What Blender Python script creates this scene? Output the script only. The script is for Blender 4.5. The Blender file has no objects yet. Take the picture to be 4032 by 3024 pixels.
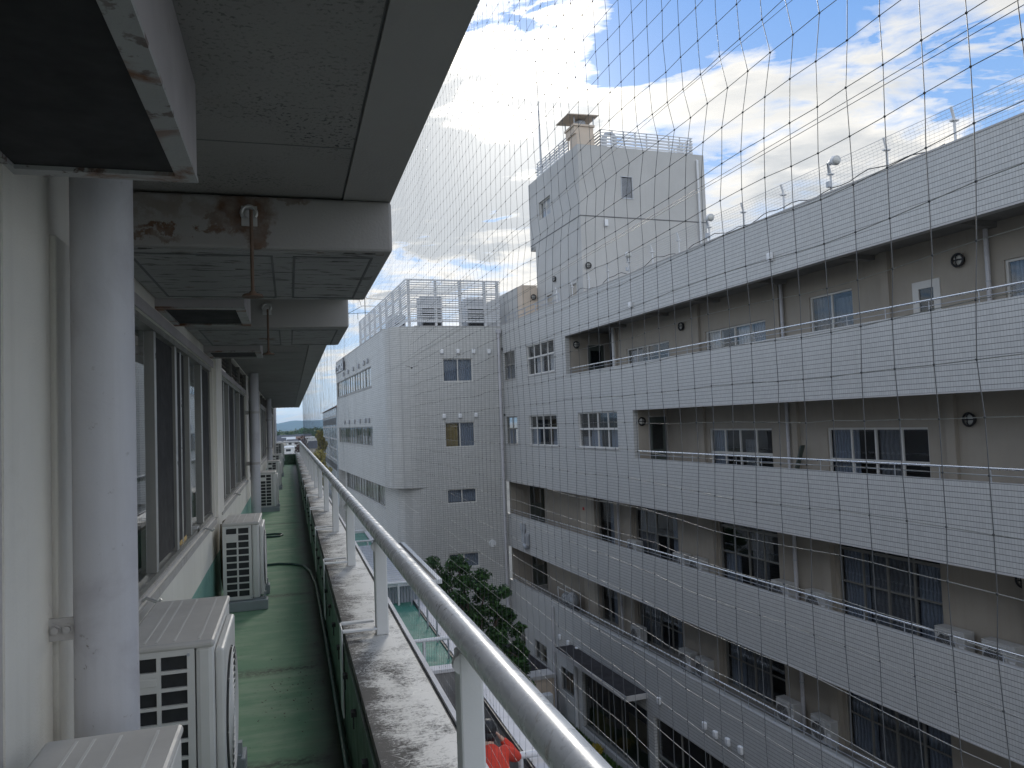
import bpy, bmesh, math, random
import numpy as np
from mathutils import Matrix, Vector
random.seed(7); rng = np.random.default_rng(11)
S = bpy.context.scene; COL = S.collection
PI = math.pi

# ------------------------------------------------------------------ camera
cam_d = bpy.data.cameras.new("camera"); cam = bpy.data.objects.new("camera", cam_d); COL.objects.link(cam)
cam_d.sensor_width = 36.0; cam_d.lens = 27.04; cam_d.clip_start = 0.05; cam_d.clip_end = 40000
cx = Vector((0.9600, -0.2774, -0.0373)); cz = Vector((-0.2790, -0.9591, -0.0480)).normalized()
cx = (cx - cz * cx.dot(cz)).normalized(); cy = cz.cross(cx)
cam.matrix_world = Matrix((cx, cy, cz)).transposed().to_4x4()
S.camera = cam

# ------------------------------------------------------------------ light, sky, exposure
SUN = Vector((0.282, 0.875, 0.394)).normalized()
SUN_EL = math.asin(SUN.z); SUN_AZ = math.atan2(SUN.x, SUN.y)
sd = bpy.data.lights.new("sun", 'SUN'); sd.energy = 0.9; sd.angle = math.radians(14); sd.color = (1.0, 0.95, 0.86)
so = bpy.data.objects.new("sun", sd); COL.objects.link(so); so.location = (0, 0, 60)
so.rotation_euler = SUN.to_track_quat('Z', 'Y').to_euler()
S.view_settings.view_transform = 'Standard'; S.view_settings.look = 'None'
S.view_settings.exposure = 0.22; LIT = 1.8; S.view_settings.gamma = 1.0; S.view_settings.use_curve_mapping = False


class NT:
    """small helper to write node trees as expressions"""
    def __init__(s, tree): s.t = tree; s.n = tree.nodes; s.l = tree.links
    def node(s, typ, **kw):
        n = s.n.new(typ)
        for k, v in kw.items(): setattr(n, k, v)
        return n
    def link(s, a, b): s.l.new(a, b)
    def put(s, v, sock):
        if isinstance(v, bpy.types.NodeSocket): s.l.new(v, sock)
        elif v is not None:
            if hasattr(sock.default_value, '__len__') and not hasattr(v, '__len__'):
                sock.default_value = (v, v, v, 1)[:len(sock.default_value)]
            elif hasattr(v, '__len__') and len(sock.default_value) == 4 and len(v) == 3: sock.default_value = (*v, 1)
            else: sock.default_value = v
    def m(s, op, a, b=None, c=None, clamp=False):
        n = s.node('ShaderNodeMath', operation=op, use_clamp=clamp)
        s.put(a, n.inputs[0]); s.put(b, n.inputs[1]); s.put(c, n.inputs[2]); return n.outputs[0]
    def vm(s, op, a, b=None, scale=None):
        n = s.node('ShaderNodeVectorMath', operation=op); s.put(a, n.inputs[0]); s.put(b, n.inputs[1])
        if scale is not None: s.put(scale, n.inputs['Scale'])
        return n.outputs['Value'] if op in ('DOT_PRODUCT', 'LENGTH', 'DISTANCE') else n.outputs[0]
    def sep(s, v): n = s.node('ShaderNodeSeparateXYZ'); s.put(v, n.inputs[0]); return n.outputs
    def comb(s, x=0., y=0., z=0.):
        n = s.node('ShaderNodeCombineXYZ'); s.put(x, n.inputs[0]); s.put(y, n.inputs[1]); s.put(z, n.inputs[2]); return n.outputs[0]
    def noise(s, vec, scale=1., detail=5., rough=.55, dist=0., out='Fac'):
        n = s.node('ShaderNodeTexNoise'); s.put(vec, n.inputs['Vector']); n.inputs['Scale'].default_value = scale
        n.inputs['Detail'].default_value = detail; n.inputs['Roughness'].default_value = rough; n.inputs['Distortion'].default_value = dist
        return n.outputs[out]
    def mix(s, f, a, b, typ='RGBA', blend='MIX'):
        n = s.node('ShaderNodeMix', data_type=typ)
        if typ == 'RGBA': n.blend_type = blend
        i = {'RGBA': (0, 6, 7), 'FLOAT': (0, 2, 3)}[typ]
        s.put(f, n.inputs[i[0]]); s.put(a, n.inputs[i[1]]); s.put(b, n.inputs[i[2]])
        return n.outputs[2 if typ == 'RGBA' else 0]
    def ramp(s, f, lo, hi, a=0., b=1.):
        n = s.node('ShaderNodeMapRange', clamp=True); s.put(f, n.inputs[0])
        for i, v in enumerate((lo, hi, a, b)): s.put(v, n.inputs[i + 1])
        return n.outputs[0]


def build_world():
    w = bpy.data.worlds.new("World"); S.world = w; w.use_nodes = True
    t = NT(w.node_tree); t.n.clear()
    out = t.node('ShaderNodeOutputWorld'); bg = t.node('ShaderNodeBackground'); bg.inputs[1].default_value = 0.1
    sky = t.node('ShaderNodeTexSky', sky_type='NISHITA', sun_disc=False, sun_elevation=SUN_EL, sun_rotation=SUN_AZ,
                 air_density=1.0, dust_density=0.6, ozone_density=1.6)
    tc = t.node('ShaderNodeTexCoord').outputs['Generated']
    d = t.vm('NORMALIZE', tc); x, y, z = t.sep(d)
    zc = t.m('MAXIMUM', z, 0.0)
    inv = t.m('DIVIDE', 1.0, t.m('ADD', zc, 0.16))
    p = t.comb(t.m('MULTIPLY', x, inv), t.m('MULTIPLY', y, inv), 0.)
    # streaks drift along one wind direction
    ca, sa = math.cos(math.radians(-28)), math.sin(math.radians(-28))
    px, py, _ = t.sep(p)
    u = t.m('ADD', t.m('MULTIPLY', px, ca), t.m('MULTIPLY', py, sa))
    v = t.m('SUBTRACT', t.m('MULTIPLY', py, ca), t.m('MULTIPLY', px, sa))
    q = t.comb(t.m('MULTIPLY', u, 1.0), t.m('MULTIPLY', v, 1.5), 3.7)
    n1 = t.noise(q, 2.3, 9, .56, .35)
    n2 = t.noise(t.vm('ADD', q, (7.3, 2.1, 5.5)), 0.9, 4, .5)
    n3 = t.noise(t.vm('ADD', q, (1.3, 9.1, 2.5)), 5.0, 7, .6, .5)
    dens = t.m('ADD', t.m('MULTIPLY', n1, 1.10), t.m('MULTIPLY', n3, 0.60)); dens = t.m('SUBTRACT', dens, .33)
    # where the cloud bank is thick and where it opens
    nc = t.noise(q, 3.1, 6, .6, .4, out='Color')
    dj = t.vm('NORMALIZE', t.vm('ADD', d, t.vm('SCALE', t.vm('SUBTRACT', nc, (.5, .5, .5)), scale=.42)))
    bias = None
    for (bx, by, bz, k, amp) in BLOBS:
        b = Vector((bx, by, bz)).normalized()
        e = t.m('POWER', t.m('MAXIMUM', t.vm('DOT_PRODUCT', dj, tuple(b)), 0.0), k)
        e = t.m('MULTIPLY', e, amp)
        bias = e if bias is None else t.m('ADD', bias, e)
    dens = t.m('ADD', dens, bias)
    cov = t.ramp(dens, 0.40, 0.68)
    cov = t.m('POWER', cov, .8)
    cs0 = t.vm('DOT_PRODUCT', d, tuple(SUN)); cs = t.m('MAXIMUM', cs0, 0.)
    glow = t.m('ADD', t.m('MULTIPLY', t.m('POWER', cs, 170.), 13.), t.m('MULTIPLY', t.m('POWER', cs, 14.), 1.9))
    thick = t.ramp(t.m('ADD', t.m('ADD', t.m('MULTIPLY', n2, .8), t.m('MULTIPLY', n1, .3)), t.m('MULTIPLY', bias, 0.35)), .42, .84)
    gb_ = None
    for (bx, by, bz, k, amp) in GREY:
        e = t.m('MULTIPLY', t.m('POWER', t.m('MAXIMUM', t.vm('DOT_PRODUCT', dj, tuple(Vector((bx, by, bz)).normalized())), 0.0), k), amp * 2.4)
        gb_ = e if gb_ is None else t.m('ADD', gb_, e)
    thick = t.m('ADD', thick, t.m('MULTIPLY', gb_, t.ramp(n1, .25, .65, .5, 1.2)), clamp=True)
    thick = t.m('MULTIPLY', t.m('MULTIPLY', thick, thick), t.m('SUBTRACT', 3., t.m('MULTIPLY', thick, 2.)))
    base = t.mix(thick, (9.8, 9.4, 8.7), (5.0, 5.3, 5.6))
    lit = t.ramp(cs0, .45, -.35, 1., LIT)                  # clouds away from the sun are lit from the front
    base = t.mix(1.0, base, t.comb(lit, lit, lit), blend='MULTIPLY')
    gl = t.mix(1.0, (1.0, .95, .84), t.comb(glow, glow, glow), blend='MULTIPLY')
    gl = t.mix(1.0, gl, t.mix(thick, (1., 1., 1.), (.34, .34, .35)), blend='MULTIPLY')
    cl = t.mix(1.0, base, gl, blend='ADD')
    grad = t.mix(t.m('POWER', t.ramp(z, 0.0, 0.5), .6), (6.2, 8.2, 10.0), (1.25, 3.3, 7.6))
    skyc = t.mix(.12, grad, sky.outputs[0])
    skyc = t.mix(1.0, skyc, t.mix(.16, (0, 0, 0), gl), blend='ADD')
    col = t.mix(cov, skyc, cl)
    col = t.mix(t.ramp(z, -0.02, 0.0), (1.6, 1.6, 1.5), col)
    t.link(col, bg.inputs[0]); t.link(bg.outputs[0], out.inputs[0])


GREY = [(0.233, 0.922, 0.309, 220, 0.34), (0.184, 0.943, 0.278, 260, 0.30), (0.271, 0.919, 0.287, 500, 0.22), (0.610, 0.751, 0.254, 500, 0.14), (0.269, 0.873, 0.408, 200, -0.30)]
BLOBS = [(0.247, 0.909, 0.335, 150, 0.22), (0.178, 0.948, 0.263, 170, 0.30), (0.224, 0.927, 0.301, 300, 0.12), (0.276, 0.874, 0.400, 160, 0.20), (0.224, 0.929, 0.295, 180, 0.22), (0.410, 0.888, 0.207, 160, 0.12), (0.116, 0.958, 0.263, 200, 0.12), (0.548, 0.783, 0.294, 160, 0.14), (0.611, 0.725, 0.317, 400, 0.10), (0.669, 0.634, 0.388, 500, 0.16), (0.696, 0.596, 0.401, 500, 0.08), (0.421, 0.810, 0.409, 900, -0.30), (0.465, 0.794, 0.391, 1500, -0.16), (0.379, 0.818, 0.433, 1800, -0.14), (0.460, 0.762, 0.456, 700, -0.24), (0.531, 0.720, 0.448, 700, -0.22), (0.290, 0.830, 0.476, 1800, -0.30), (0.237, 0.851, 0.469, 2500, -0.26), (0.204, 0.889, 0.409, 3500, -0.18), (0.341, 0.814, 0.470, 2500, -0.20), (0.654, 0.669, 0.353, 2200, -0.20), (0.632, 0.700, 0.332, 3500, -0.15), (0.726, 0.615, 0.308, 1200, -0.30), (0.700, 0.655, 0.285, 1500, -0.16), (0.243, 0.949, 0.202, 3000, -0.32), (0.147, 0.971, 0.189, 2500, -0.28), (0.077, 0.986, 0.148, 2500, -0.22), (0.281, 0.941, 0.189, 3000, -0.20), (0.013, 0.999, 0.041, 900, -0.12), (0.012, 1.000, 0.003, 1500, -0.12)]
build_world()

# ------------------------------------------------------------------ frames, meshes, things
TH = math.radians(3.254725); CT, ST = math.cos(TH), math.sin(TH)     # the hospital block stands 3.25 degrees askew
def from_b(p): return (CT * p[0] - ST * p[1], ST * p[0] + CT * p[1], p[2])
BASE = {}                                                            # base point (in its own frame) of every thing


class MB:
    """collects faces for one mesh"""
    def __init__(s): s.v = []; s.f = []; s.sm = []
    def add(s, vs, fs, smooth=False):
        o = len(s.v); s.v += [tuple(map(float, p)) for p in vs]
        s.f += [tuple(i + o for i in f) for f in fs]; s.sm += [smooth] * len(fs); return s
    def quad(s, a, b, c, d): return s.add([a, b, c, d], [(0, 1, 2, 3)])
    def box(s, x0, x1, y0, y1, z0, z1, bev=0.):
        if x0 > x1: x0, x1 = x1, x0
        if y0 > y1: y0, y1 = y1, y0
        if z0 > z1: z0, z1 = z1, z0
        if bev <= 0:
            vs = [(x, y, z) for z in (z0, z1) for y in (y0, y1) for x in (x0, x1)]
            return s.add(vs, [(0, 2, 3, 1), (4, 5, 7, 6), (0, 1, 5, 4), (2, 6, 7, 3), (0, 4, 6, 2), (1, 3, 7, 5)])
        bm = bmesh.new(); bmesh.ops.create_cube(bm, size=1)
        for p in bm.verts: p.co = (x0 + (p.co.x + .5) * (x1 - x0), y0 + (p.co.y + .5) * (y1 - y0), z0 + (p.co.z + .5) * (z1 - z0))
        bmesh.ops.bevel(bm, geom=bm.edges[:], offset=min(bev, .45 * min(x1 - x0, y1 - y0, z1 - z0)), segments=2, affect='EDGES', profile=.5)
        s.bm(bm); return s
    def bm(s, bm, smooth=False):
        bm.verts.index_update()
        s.add([p.co[:] for p in bm.verts], [[p.index for p in f.verts] for f in bm.faces], smooth); bm.free(); return s
    def tube(s, pts, r, n=8, cap=True, smooth=True):
        pts = [Vector(p) for p in pts]; rs = r if hasattr(r, '__len__') else [r] * len(pts)
        up = None; rings = []
        for i, p in enumerate(pts):
            d = (pts[min(i + 1, len(pts) - 1)] - pts[max(i - 1, 0)]).normalized()
            if up is None:
                up = Vector((0, 0, 1)) if abs(d.z) < .9 else Vector((1, 0, 0))
            up = (up - d * up.dot(d)).normalized(); sd_ = d.cross(up)
            rings.append([p + (up * math.cos(2 * PI * k / n) + sd_ * math.sin(2 * PI * k / n)) * rs[i] for k in range(n)])
        vs = [q for ring in rings for q in ring]
        fs = [(i * n + k, i * n + (k + 1) % n, (i + 1) * n + (k + 1) % n, (i + 1) * n + k) for i in range(len(pts) - 1) for k in range(n)]
        s.add(vs, fs, smooth)
        if cap: s.add(rings[0], [tuple(range(n))[::-1]]); s.add(rings[-1], [tuple(range(n))])
        return s
    def cyl(s, c, axis, r, h, n=20, r2=None):
        a = {'x': Vector((1, 0, 0)), 'y': Vector((0, 1, 0)), 'z': Vector((0, 0, 1))}[axis]; c = Vector(c)
        return s.tube([c, c + a * h], [r, r if r2 is None else r2], n)
    def sphere(s, c, r, sx=1, sy=1, sz=1, sub=2):
        bm = bmesh.new(); bmesh.ops.create_icosphere(bm, subdivisions=sub, radius=r)
        for p in bm.verts: p.co = (c[0] + p.co.x * sx, c[1] + p.co.y * sy, c[2] + p.co.z * sz)
        return s.bm(bm, True)
    def prism(s, poly, z0, z1):
        n = len(poly); vs = [(x, y, z0) for x, y in poly] + [(x, y, z1) for x, y in poly]
        return s.add(vs, [tuple(range(n))[::-1], tuple(range(n, 2 * n))] + [(i, (i + 1) % n, n + (i + 1) % n, n + i) for i in range(n)])
    def wall(s, axis, at, th, u0, u1, z0, z1, holes=(), sgn=1):
        """wall sheet with openings; axis 'x': plane x=at, u runs along y; 'y': plane y=at, u along x. Depth goes sgn*th."""
        P = (lambda u, z, d: (at + sgn * d, u, z)) if axis == 'x' else (lambda u, z, d: (u, at + sgn * d, z))
        us = sorted({u0, u1, *[min(max(h[i], u0), u1) for h in holes for i in (0, 1)]})
        zs = sorted({z0, z1, *[min(max(h[i], z0), z1) for h in holes for i in (2, 3)]})
        inside = lambda u, z: any(h[0] < u < h[1] and h[2] < z < h[3] for h in holes)
        cell = {}
        for i in range(len(us) - 1):
            for j in range(len(zs) - 1): cell[i, j] = not inside((us[i] + us[i + 1]) / 2, (zs[j] + zs[j + 1]) / 2)
        for (i, j), ok in cell.items():
            if not ok: continue
            a, b, c, d = us[i], us[i + 1], zs[j], zs[j + 1]
            for dd in (0, th): s.quad(P(a, c, dd), P(b, c, dd), P(b, d, dd), P(a, d, dd))
            for (ii, jj), e in (((i - 1, j), ((a, c), (a, d))), ((i + 1, j), ((b, c), (b, d))), ((i, j - 1), ((a, c), (b, c))), ((i, j + 1), ((a, d), (b, d)))):
                if not cell.get((ii, jj), False):
                    (ua, za), (ub, zb) = e
                    s.quad(P(ua, za, 0), P(ub, zb, 0), P(ub, zb, th), P(ua, za, th))
        return s
    def mesh(s, name, off=(0, 0, 0)):
        me = bpy.data.meshes.new(name)
        me.from_pydata([(p[0] - off[0], p[1] - off[1], p[2] - off[2]) for p in s.v], [], s.f)
        me.polygons.foreach_set('use_smooth', s.sm); me.update(); return me


def props(o, label=None, cat=None, group=None, kind=None):
    if label: o['label'] = label
    if cat: o['category'] = cat
    if group: o['group'] = group
    if kind: o['kind'] = kind
    return o
def place(o, base, frame):
    o.location = base if frame == 'W' else from_b(base)
    if frame == 'B': o.rotation_euler = (0, 0, TH)
def thing(name, label, cat, base, frame='W', group=None):
    o = bpy.data.objects.new(name, None); COL.objects.link(o); o.empty_display_size = .2
    place(o, base, frame); BASE[o] = tuple(base); return props(o, label, cat, group)
def part(name, mb, mat, parent, label=None):
    """child mesh; coordinates are given in the frame of the thing it belongs to"""
    me = mb.mesh(name, BASE[parent]); me.materials.append(mat)
    o = bpy.data.objects.new(name, me); COL.objects.link(o); o.parent = parent; BASE[o] = BASE[parent]
    if label: o['label'] = label
    return o
def solo(name, mb, mat, label, cat, base=(0, 0, 0), frame='W', group=None, kind=None):
    me = mb.mesh(name, base); me.materials.append(mat)
    o = bpy.data.objects.new(name, me); COL.objects.link(o); place(o, base, frame); BASE[o] = tuple(base)
    return props(o, label, cat, group, kind)
def copy_tree(o, parent=None):
    c = o.copy(); COL.objects.link(c)
    if parent: c.parent = parent
    for ch in [k for k in o.children]: copy_tree(ch, c)
    return c
def clone(root, base, frame, label, group=None, rot=0.):
    c = copy_tree(root); place(c, base, frame); c.rotation_euler.z += rot
    c['label'] = label
    if group: c['group'] = group
    return c


# ------------------------------------------------------------------ materials
def new_mat(name):
    m = bpy.data.materials.new(name); m.use_nodes = True; t = NT(m.node_tree)
    b = next(n for n in t.n if n.type == 'BSDF_PRINCIPLED'); return m, t, b
def obj_co(t): return t.node('ShaderNodeTexCoord').outputs['Object']

def paint(name, col, rough=.6, var=.12, scale=2.5, bump=0., bscale=120., spec=.5, metal=0., stain=None, streak=None, speck=None, bdist=.01):
    """painted, cast or bare surface with uneven tone; stain=(colour, threshold, scale, softness), streak=(colour, amount), speck=(colour, scale, threshold)"""
    m, t, b = new_mat(name); co = obj_co(t)
    f = t.noise(co, scale, 8, .6); f = t.ramp(f, .3, .7)
    c = t.mix(f, tuple(k * (1 - var) for k in col), tuple(min(1, k * (1 + var)) for k in col))
    if streak:
        x, y, z = t.sep(co); sv = t.comb(t.m('MULTIPLY', x, 9.), t.m('MULTIPLY', y, 9.), t.m('MULTIPLY', z, .55))
        sf = t.ramp(t.noise(sv, 1., 6, .6), .5, .75, 0., streak[1]); c = t.mix(sf, c, streak[0])
    if stain:
        sco = t.vm('MULTIPLY', co, stain[4]) if len(stain) > 4 else co
        sf = t.ramp(t.noise(t.vm('ADD', sco, (3.1, 1.7, 4.4)), stain[2], 9, .62, .6), stain[1], stain[1] + stain[3]); c = t.mix(sf, c, stain[0])
    if speck:
        sf = t.ramp(t.noise(t.vm('ADD', co, (8.1, 2.7, .4)), speck[1], 4, .6), speck[2], speck[2] + .06)
        sf = t.m('MULTIPLY', sf, t.ramp(t.noise(co, 1.6, 4, .6), .42, .6)); c = t.mix(sf, c, speck[0])
    t.link(c, b.inputs['Base Color']); b.inputs['Metallic'].default_value = metal
    b.inputs['Specular IOR Level'].default_value = spec
    r = t.ramp(t.noise(co, scale * 3, 6, .6), .3, .7, max(.03, rough - .1), min(1, rough + .1)); t.link(r, b.inputs['Roughness'])
    if bump:
        bn = t.node('ShaderNodeBump'); bn.inputs['Strength'].default_value = bump; bn.inputs['Distance'].default_value = bdist
        t.link(t.noise(co, bscale, 4, .6), bn.inputs['Height']); t.link(bn.outputs[0], b.inputs['Normal'])
    return m

def tile_mat(name, col, row=.115, joint=.066, dark=.42, jd=.8):
    """glazed strip tiles: deep level grooves and fine upright joints; the tone of each tile differs a little"""
    m, t, b = new_mat(name); co = obj_co(t); x, y, z = t.sep(co); u = t.m('ADD', x, y)
    zr = t.m('DIVIDE', z, row); ur = t.m('DIVIDE', u, joint)
    g = t.m('LESS_THAN', t.m('FRACT', zr), .115); j = t.m('LESS_THAN', t.m('FRACT', ur), .16)
    wn = t.node('ShaderNodeTexWhiteNoise', noise_dimensions='2D')
    t.link(t.comb(t.m('FLOOR', ur), t.m('FLOOR', zr)), wn.inputs['Vector'])
    f = t.m('ADD', t.m('MULTIPLY', wn.outputs[0], .5), t.m('MULTIPLY', t.noise(co, .35, 6, .6), .7))
    c = t.mix(t.ramp(f, .2, 1.), tuple(k * .9 for k in col), tuple(k * 1.06 for k in col))
    sv = t.comb(t.m('MULTIPLY', u, 5.), 0., t.m('MULTIPLY', z, .35))
    c = t.mix(t.ramp(t.noise(sv, 1., 6, .65), .55, .82, 0., .26), c, tuple(k * .60 for k in col))
    c = t.mix(j, c, tuple(k * jd for k in col)); c = t.mix(g, c, tuple(k * dark for k in col))
    t.link(c, b.inputs['Base Color']); b.inputs['Roughness'].default_value = .38; b.inputs['Specular IOR Level'].default_value = .45
    h = t.m('SUBTRACT', 1., t.m('MAXIMUM', g, t.m('MULTIPLY', j, .5)))
    bn = t.node('ShaderNodeBump'); bn.inputs['Strength'].default_value = .5; bn.inputs['Distance'].default_value = .008
    t.link(h, bn.inputs['Height']); t.link(bn.outputs[0], b.inputs['Normal']); return m

def glass_mat(name, tint=(1, 1, 1), r=.0):
    m, t, b = new_mat(name); t.n.remove(b); out = next(n for n in t.n if n.type == 'OUTPUT_MATERIAL')
    tr = t.node('ShaderNodeBsdfTransparent'); tr.inputs[0].default_value = (*tint, 1)
    gl = t.node('ShaderNodeBsdfGlossy'); gl.inputs['Roughness'].default_value = r; gl.inputs[0].default_value = (.95, .98, 1, 1)
    geo = t.node('ShaderNodeNewGeometry'); c_ = t.m('ABSOLUTE', t.vm('DOT_PRODUCT', geo.outputs['Normal'], geo.outputs['Incoming']))
    f = t.m('ADD', t.m('MULTIPLY', t.m('POWER', t.m('SUBTRACT', 1., c_, clamp=True), 5.), .90), .075, clamp=True)
    bn = t.node('ShaderNodeBump'); bn.inputs['Strength'].default_value = .02; bn.inputs['Distance'].default_value = .01
    t.link(t.noise(obj_co(t), 1.1, 2, .5), bn.inputs['Height']); t.link(bn.outputs[0], gl.inputs['Normal'])
    mx = t.node('ShaderNodeMixShader'); t.link(f, mx.inputs[0]); t.link(tr.outputs[0], mx.inputs[1]); t.link(gl.outputs[0], mx.inputs[2])
    t.link(mx.outputs[0], out.inputs[0]); return m

def curtain_mat(name, col, f=55.):
    m, t, b = new_mat(name); co = obj_co(t); x, y, z = t.sep(co); u = t.m('ADD', x, y)
    w = t.m('SINE', t.m('ADD', t.m('MULTIPLY', u, f), t.m('MULTIPLY', t.noise(co, 3., 3), 9.)))
    c = t.mix(t.ramp(w, -1., 1.), tuple(k * .72 for k in col), col)
    t.link(c, b.inputs['Base Color']); b.inputs['Roughness'].default_value = .9
    bn = t.node('ShaderNodeBump'); bn.inputs['Strength'].default_value = .8; bn.inputs['Distance'].default_value = .02
    t.link(w, bn.inputs['Height']); t.link(bn.outputs[0], b.inputs['Normal']); return m

def coping_mat():
    m, t, b = new_mat("weathered_coping"); co = obj_co(t); x, y, z = t.sep(co)
    sv = t.comb(t.m('MULTIPLY', x, 11.), t.m('MULTIPLY', y, 48.), 0.)
    fine = t.noise(sv, 1.5, 10, .75, .7); big = t.noise(co, 3.2, 7, .6, .8); mid = t.noise(co, 14., 9, .7, .6)
    k = t.m('ADD', t.m('ADD', t.m('MULTIPLY', fine, .42), t.m('MULTIPLY', big, .55)), t.m('MULTIPLY', mid, .34))
    k = t.m('ADD', k, t.ramp(x, .94, 1.05, -.15, .0)); k = t.m('ADD', k, t.ramp(x, 1.05, 1.24, .0, .07))
    k = t.m('ADD', k, t.m('MULTIPLY', t.m('SUBTRACT', t.noise(co, 80., 6, .8), .5), .62))
    f = t.ramp(k, .545, .69)
    c = t.mix(f, t.mix(t.noise(co, 6., 5), (.055, .05, .047), (.17, .16, .148)), (.62, .61, .58))
    vo = t.node('ShaderNodeTexVoronoi', feature='DISTANCE_TO_EDGE'); vo.inputs['Scale'].default_value = 5.5
    t.link(t.vm('ADD', co, t.vm('SCALE', t.noise(co, 5., 2, .5, out='Color'), scale=.25)), vo.inputs['Vector'])
    sc = t.m('MULTIPLY', t.ramp(vo.outputs['Distance'], .006, .012, 1., 0.), t.ramp(t.noise(co, 2.6, 3), .5, .58))
    c = t.mix(sc, c, (.72, .71, .66))
    sp = t.ramp(t.noise(co, 70., 2, .5), .74, .77); c = t.mix(sp, c, (.03, .03, .03))
    t.link(c, b.inputs['Base Color']); t.link(t.mix(f, .8, .5, 'FLOAT'), b.inputs['Roughness'])
    b.inputs['Specular IOR Level'].default_value = .35
    bn = t.node('ShaderNodeBump'); bn.inputs['Strength'].default_value = .35; bn.inputs['Distance'].default_value = .004
    t.link(k, bn.inputs['Height']); t.link(bn.outputs[0], b.inputs['Normal']); return m

def floor_mat():
    m, t, b = new_mat("green_waterproof_coat"); co = obj_co(t); x, y, z = t.sep(co)
    sv = t.comb(t.m('MULTIPLY', x, .8), t.m('MULTIPLY', y, 6.), 0.)
    s1 = t.noise(sv, 1.5, 7, .6, .4); s2 = t.noise(co, 2.2, 7, .6); s3 = t.noise(co, 30., 6, .65)
    c = t.mix(t.ramp(s2, .3, .7), (.115, .26, .15), (.185, .33, .19))
    c = t.mix(t.ramp(t.m('ADD', t.m('MULTIPLY', s1, .6), t.m('MULTIPLY', s2, .4)), .47, .66, 0., .75), c, (.33, .42, .29))
    c = t.mix(t.ramp(s3, .60, .70, 0., .6), c, (.08, .11, .075))
    # wet grime along the drain, plus the parapet's shade painted in
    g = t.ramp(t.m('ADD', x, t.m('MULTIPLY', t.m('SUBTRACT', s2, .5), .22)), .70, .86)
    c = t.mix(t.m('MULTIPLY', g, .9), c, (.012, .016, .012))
    for yy in (3.95, 5.45, 7.85, 13.8, 16.85, 22.7, 28.6):   # dark cross seams
        dy = t.m('ABSOLUTE', t.m('SUBTRACT', t.m('ADD', y, t.m('MULTIPLY', t.m('SUBTRACT', s2, .5), .25)), yy))
        e = t.m('MULTIPLY', t.ramp(dy, .02, .09, 1., 0.), t.ramp(s3, .36, .56)); c = t.mix(t.m('MULTIPLY', e, .75), c, (.03, .035, .025))
    t.link(c, b.inputs['Base Color']); t.link(t.mix(g, .62, .5, 'FLOAT'), b.inputs['Roughness']); b.inputs['Specular IOR Level'].default_value = .3
    bn = t.node('ShaderNodeBump'); bn.inputs['Strength'].default_value = .3; bn.inputs['Distance'].default_value = .01
    t.link(s1, bn.inputs['Height']); t.link(bn.outputs[0], b.inputs['Normal']); return m

def corrug_mat(name, col, axis, pitch=.06, rough=.45):
    m, t, b = new_mat(name); co = obj_co(t); u = t.sep(co)['XYZ'.index(axis)]
    w = t.m('SINE', t.m('MULTIPLY', u, 2 * PI / pitch))
    c = t.mix(t.ramp(t.noise(co, 1.5, 6), .3, .7), tuple(k * .85 for k in col), col)
    c = t.mix(t.ramp(w, .3, 1., 0., .35), c, tuple(k * .4 for k in col))
    t.link(c, b.inputs['Base Color']); b.inputs['Roughness'].default_value = rough
    bn = t.node('ShaderNodeBump'); bn.inputs['Distance'].default_value = .02; t.link(w, bn.inputs['Height']); t.link(bn.outputs[0], b.inputs['Normal'])
    return m

def rust_beam_mat():
    m = paint("rust_stained_beam", (.29, .278, .265), .7, .1, 1.3, .25, 80, stain=((.25, .22, .20), .58, 2.0, .2))
    t = NT(m.node_tree); b = next(n for n in t.n if n.type == 'BSDF_PRINCIPLED'); src = b.inputs['Base Color'].links[0].from_socket; co = obj_co(t)
    wob = t.vm('SCALE', t.vm('SUBTRACT', t.noise(co, 9., 6, .65, out='Color'), (.5, .5, .5)), scale=.22); x, y, z = t.sep(t.vm('ADD', co, wob)); tot = None
    for (px, pz, rx, rz, a) in ((.52, 2.475, .13, .085, 1.), (.59, 2.36, .035, .10, .9), (.30, 2.40, .16, .018, 1.), (.12, 2.365, .14, .018, .9), (.40, 2.44, .035, .05, .8), (.66, 2.53, .10, .02, .7), (.22, 2.49, .22, .05, .35)):
        e = t.m('ADD', t.m('POWER', t.m('DIVIDE', t.m('SUBTRACT', x, px), rx), 2.), t.m('POWER', t.m('DIVIDE', t.m('SUBTRACT', z, pz), rz), 2.))
        e = t.m('MULTIPLY', t.ramp(e, .5, 1.3, 1., 0.), a); tot = e if tot is None else t.m('MAXIMUM', tot, e)
    face = t.ramp(y, 3.205, 3.215, 1., 0.)
    c = t.mix(t.m('MULTIPLY', t.m('MULTIPLY', tot, face), t.ramp(t.noise(co, 16., 6), .3, .6, .55, 1.)), src, t.mix(t.noise(co, 30., 5), (.05, .028, .018), (.19, .10, .055)))
    t.link(c, b.inputs['Base Color']); return m

def leaf_mat(name, a, c2):
    m, t, b = new_mat(name); oi = t.node('ShaderNodeNewGeometry')
    t.link(t.mix(oi.outputs['Random Per Island'], a, c2), b.inputs['Base Color'])
    b.inputs['Roughness'].default_value = .5; b.inputs['Specular IOR Level'].default_value = .35
    return m

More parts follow.
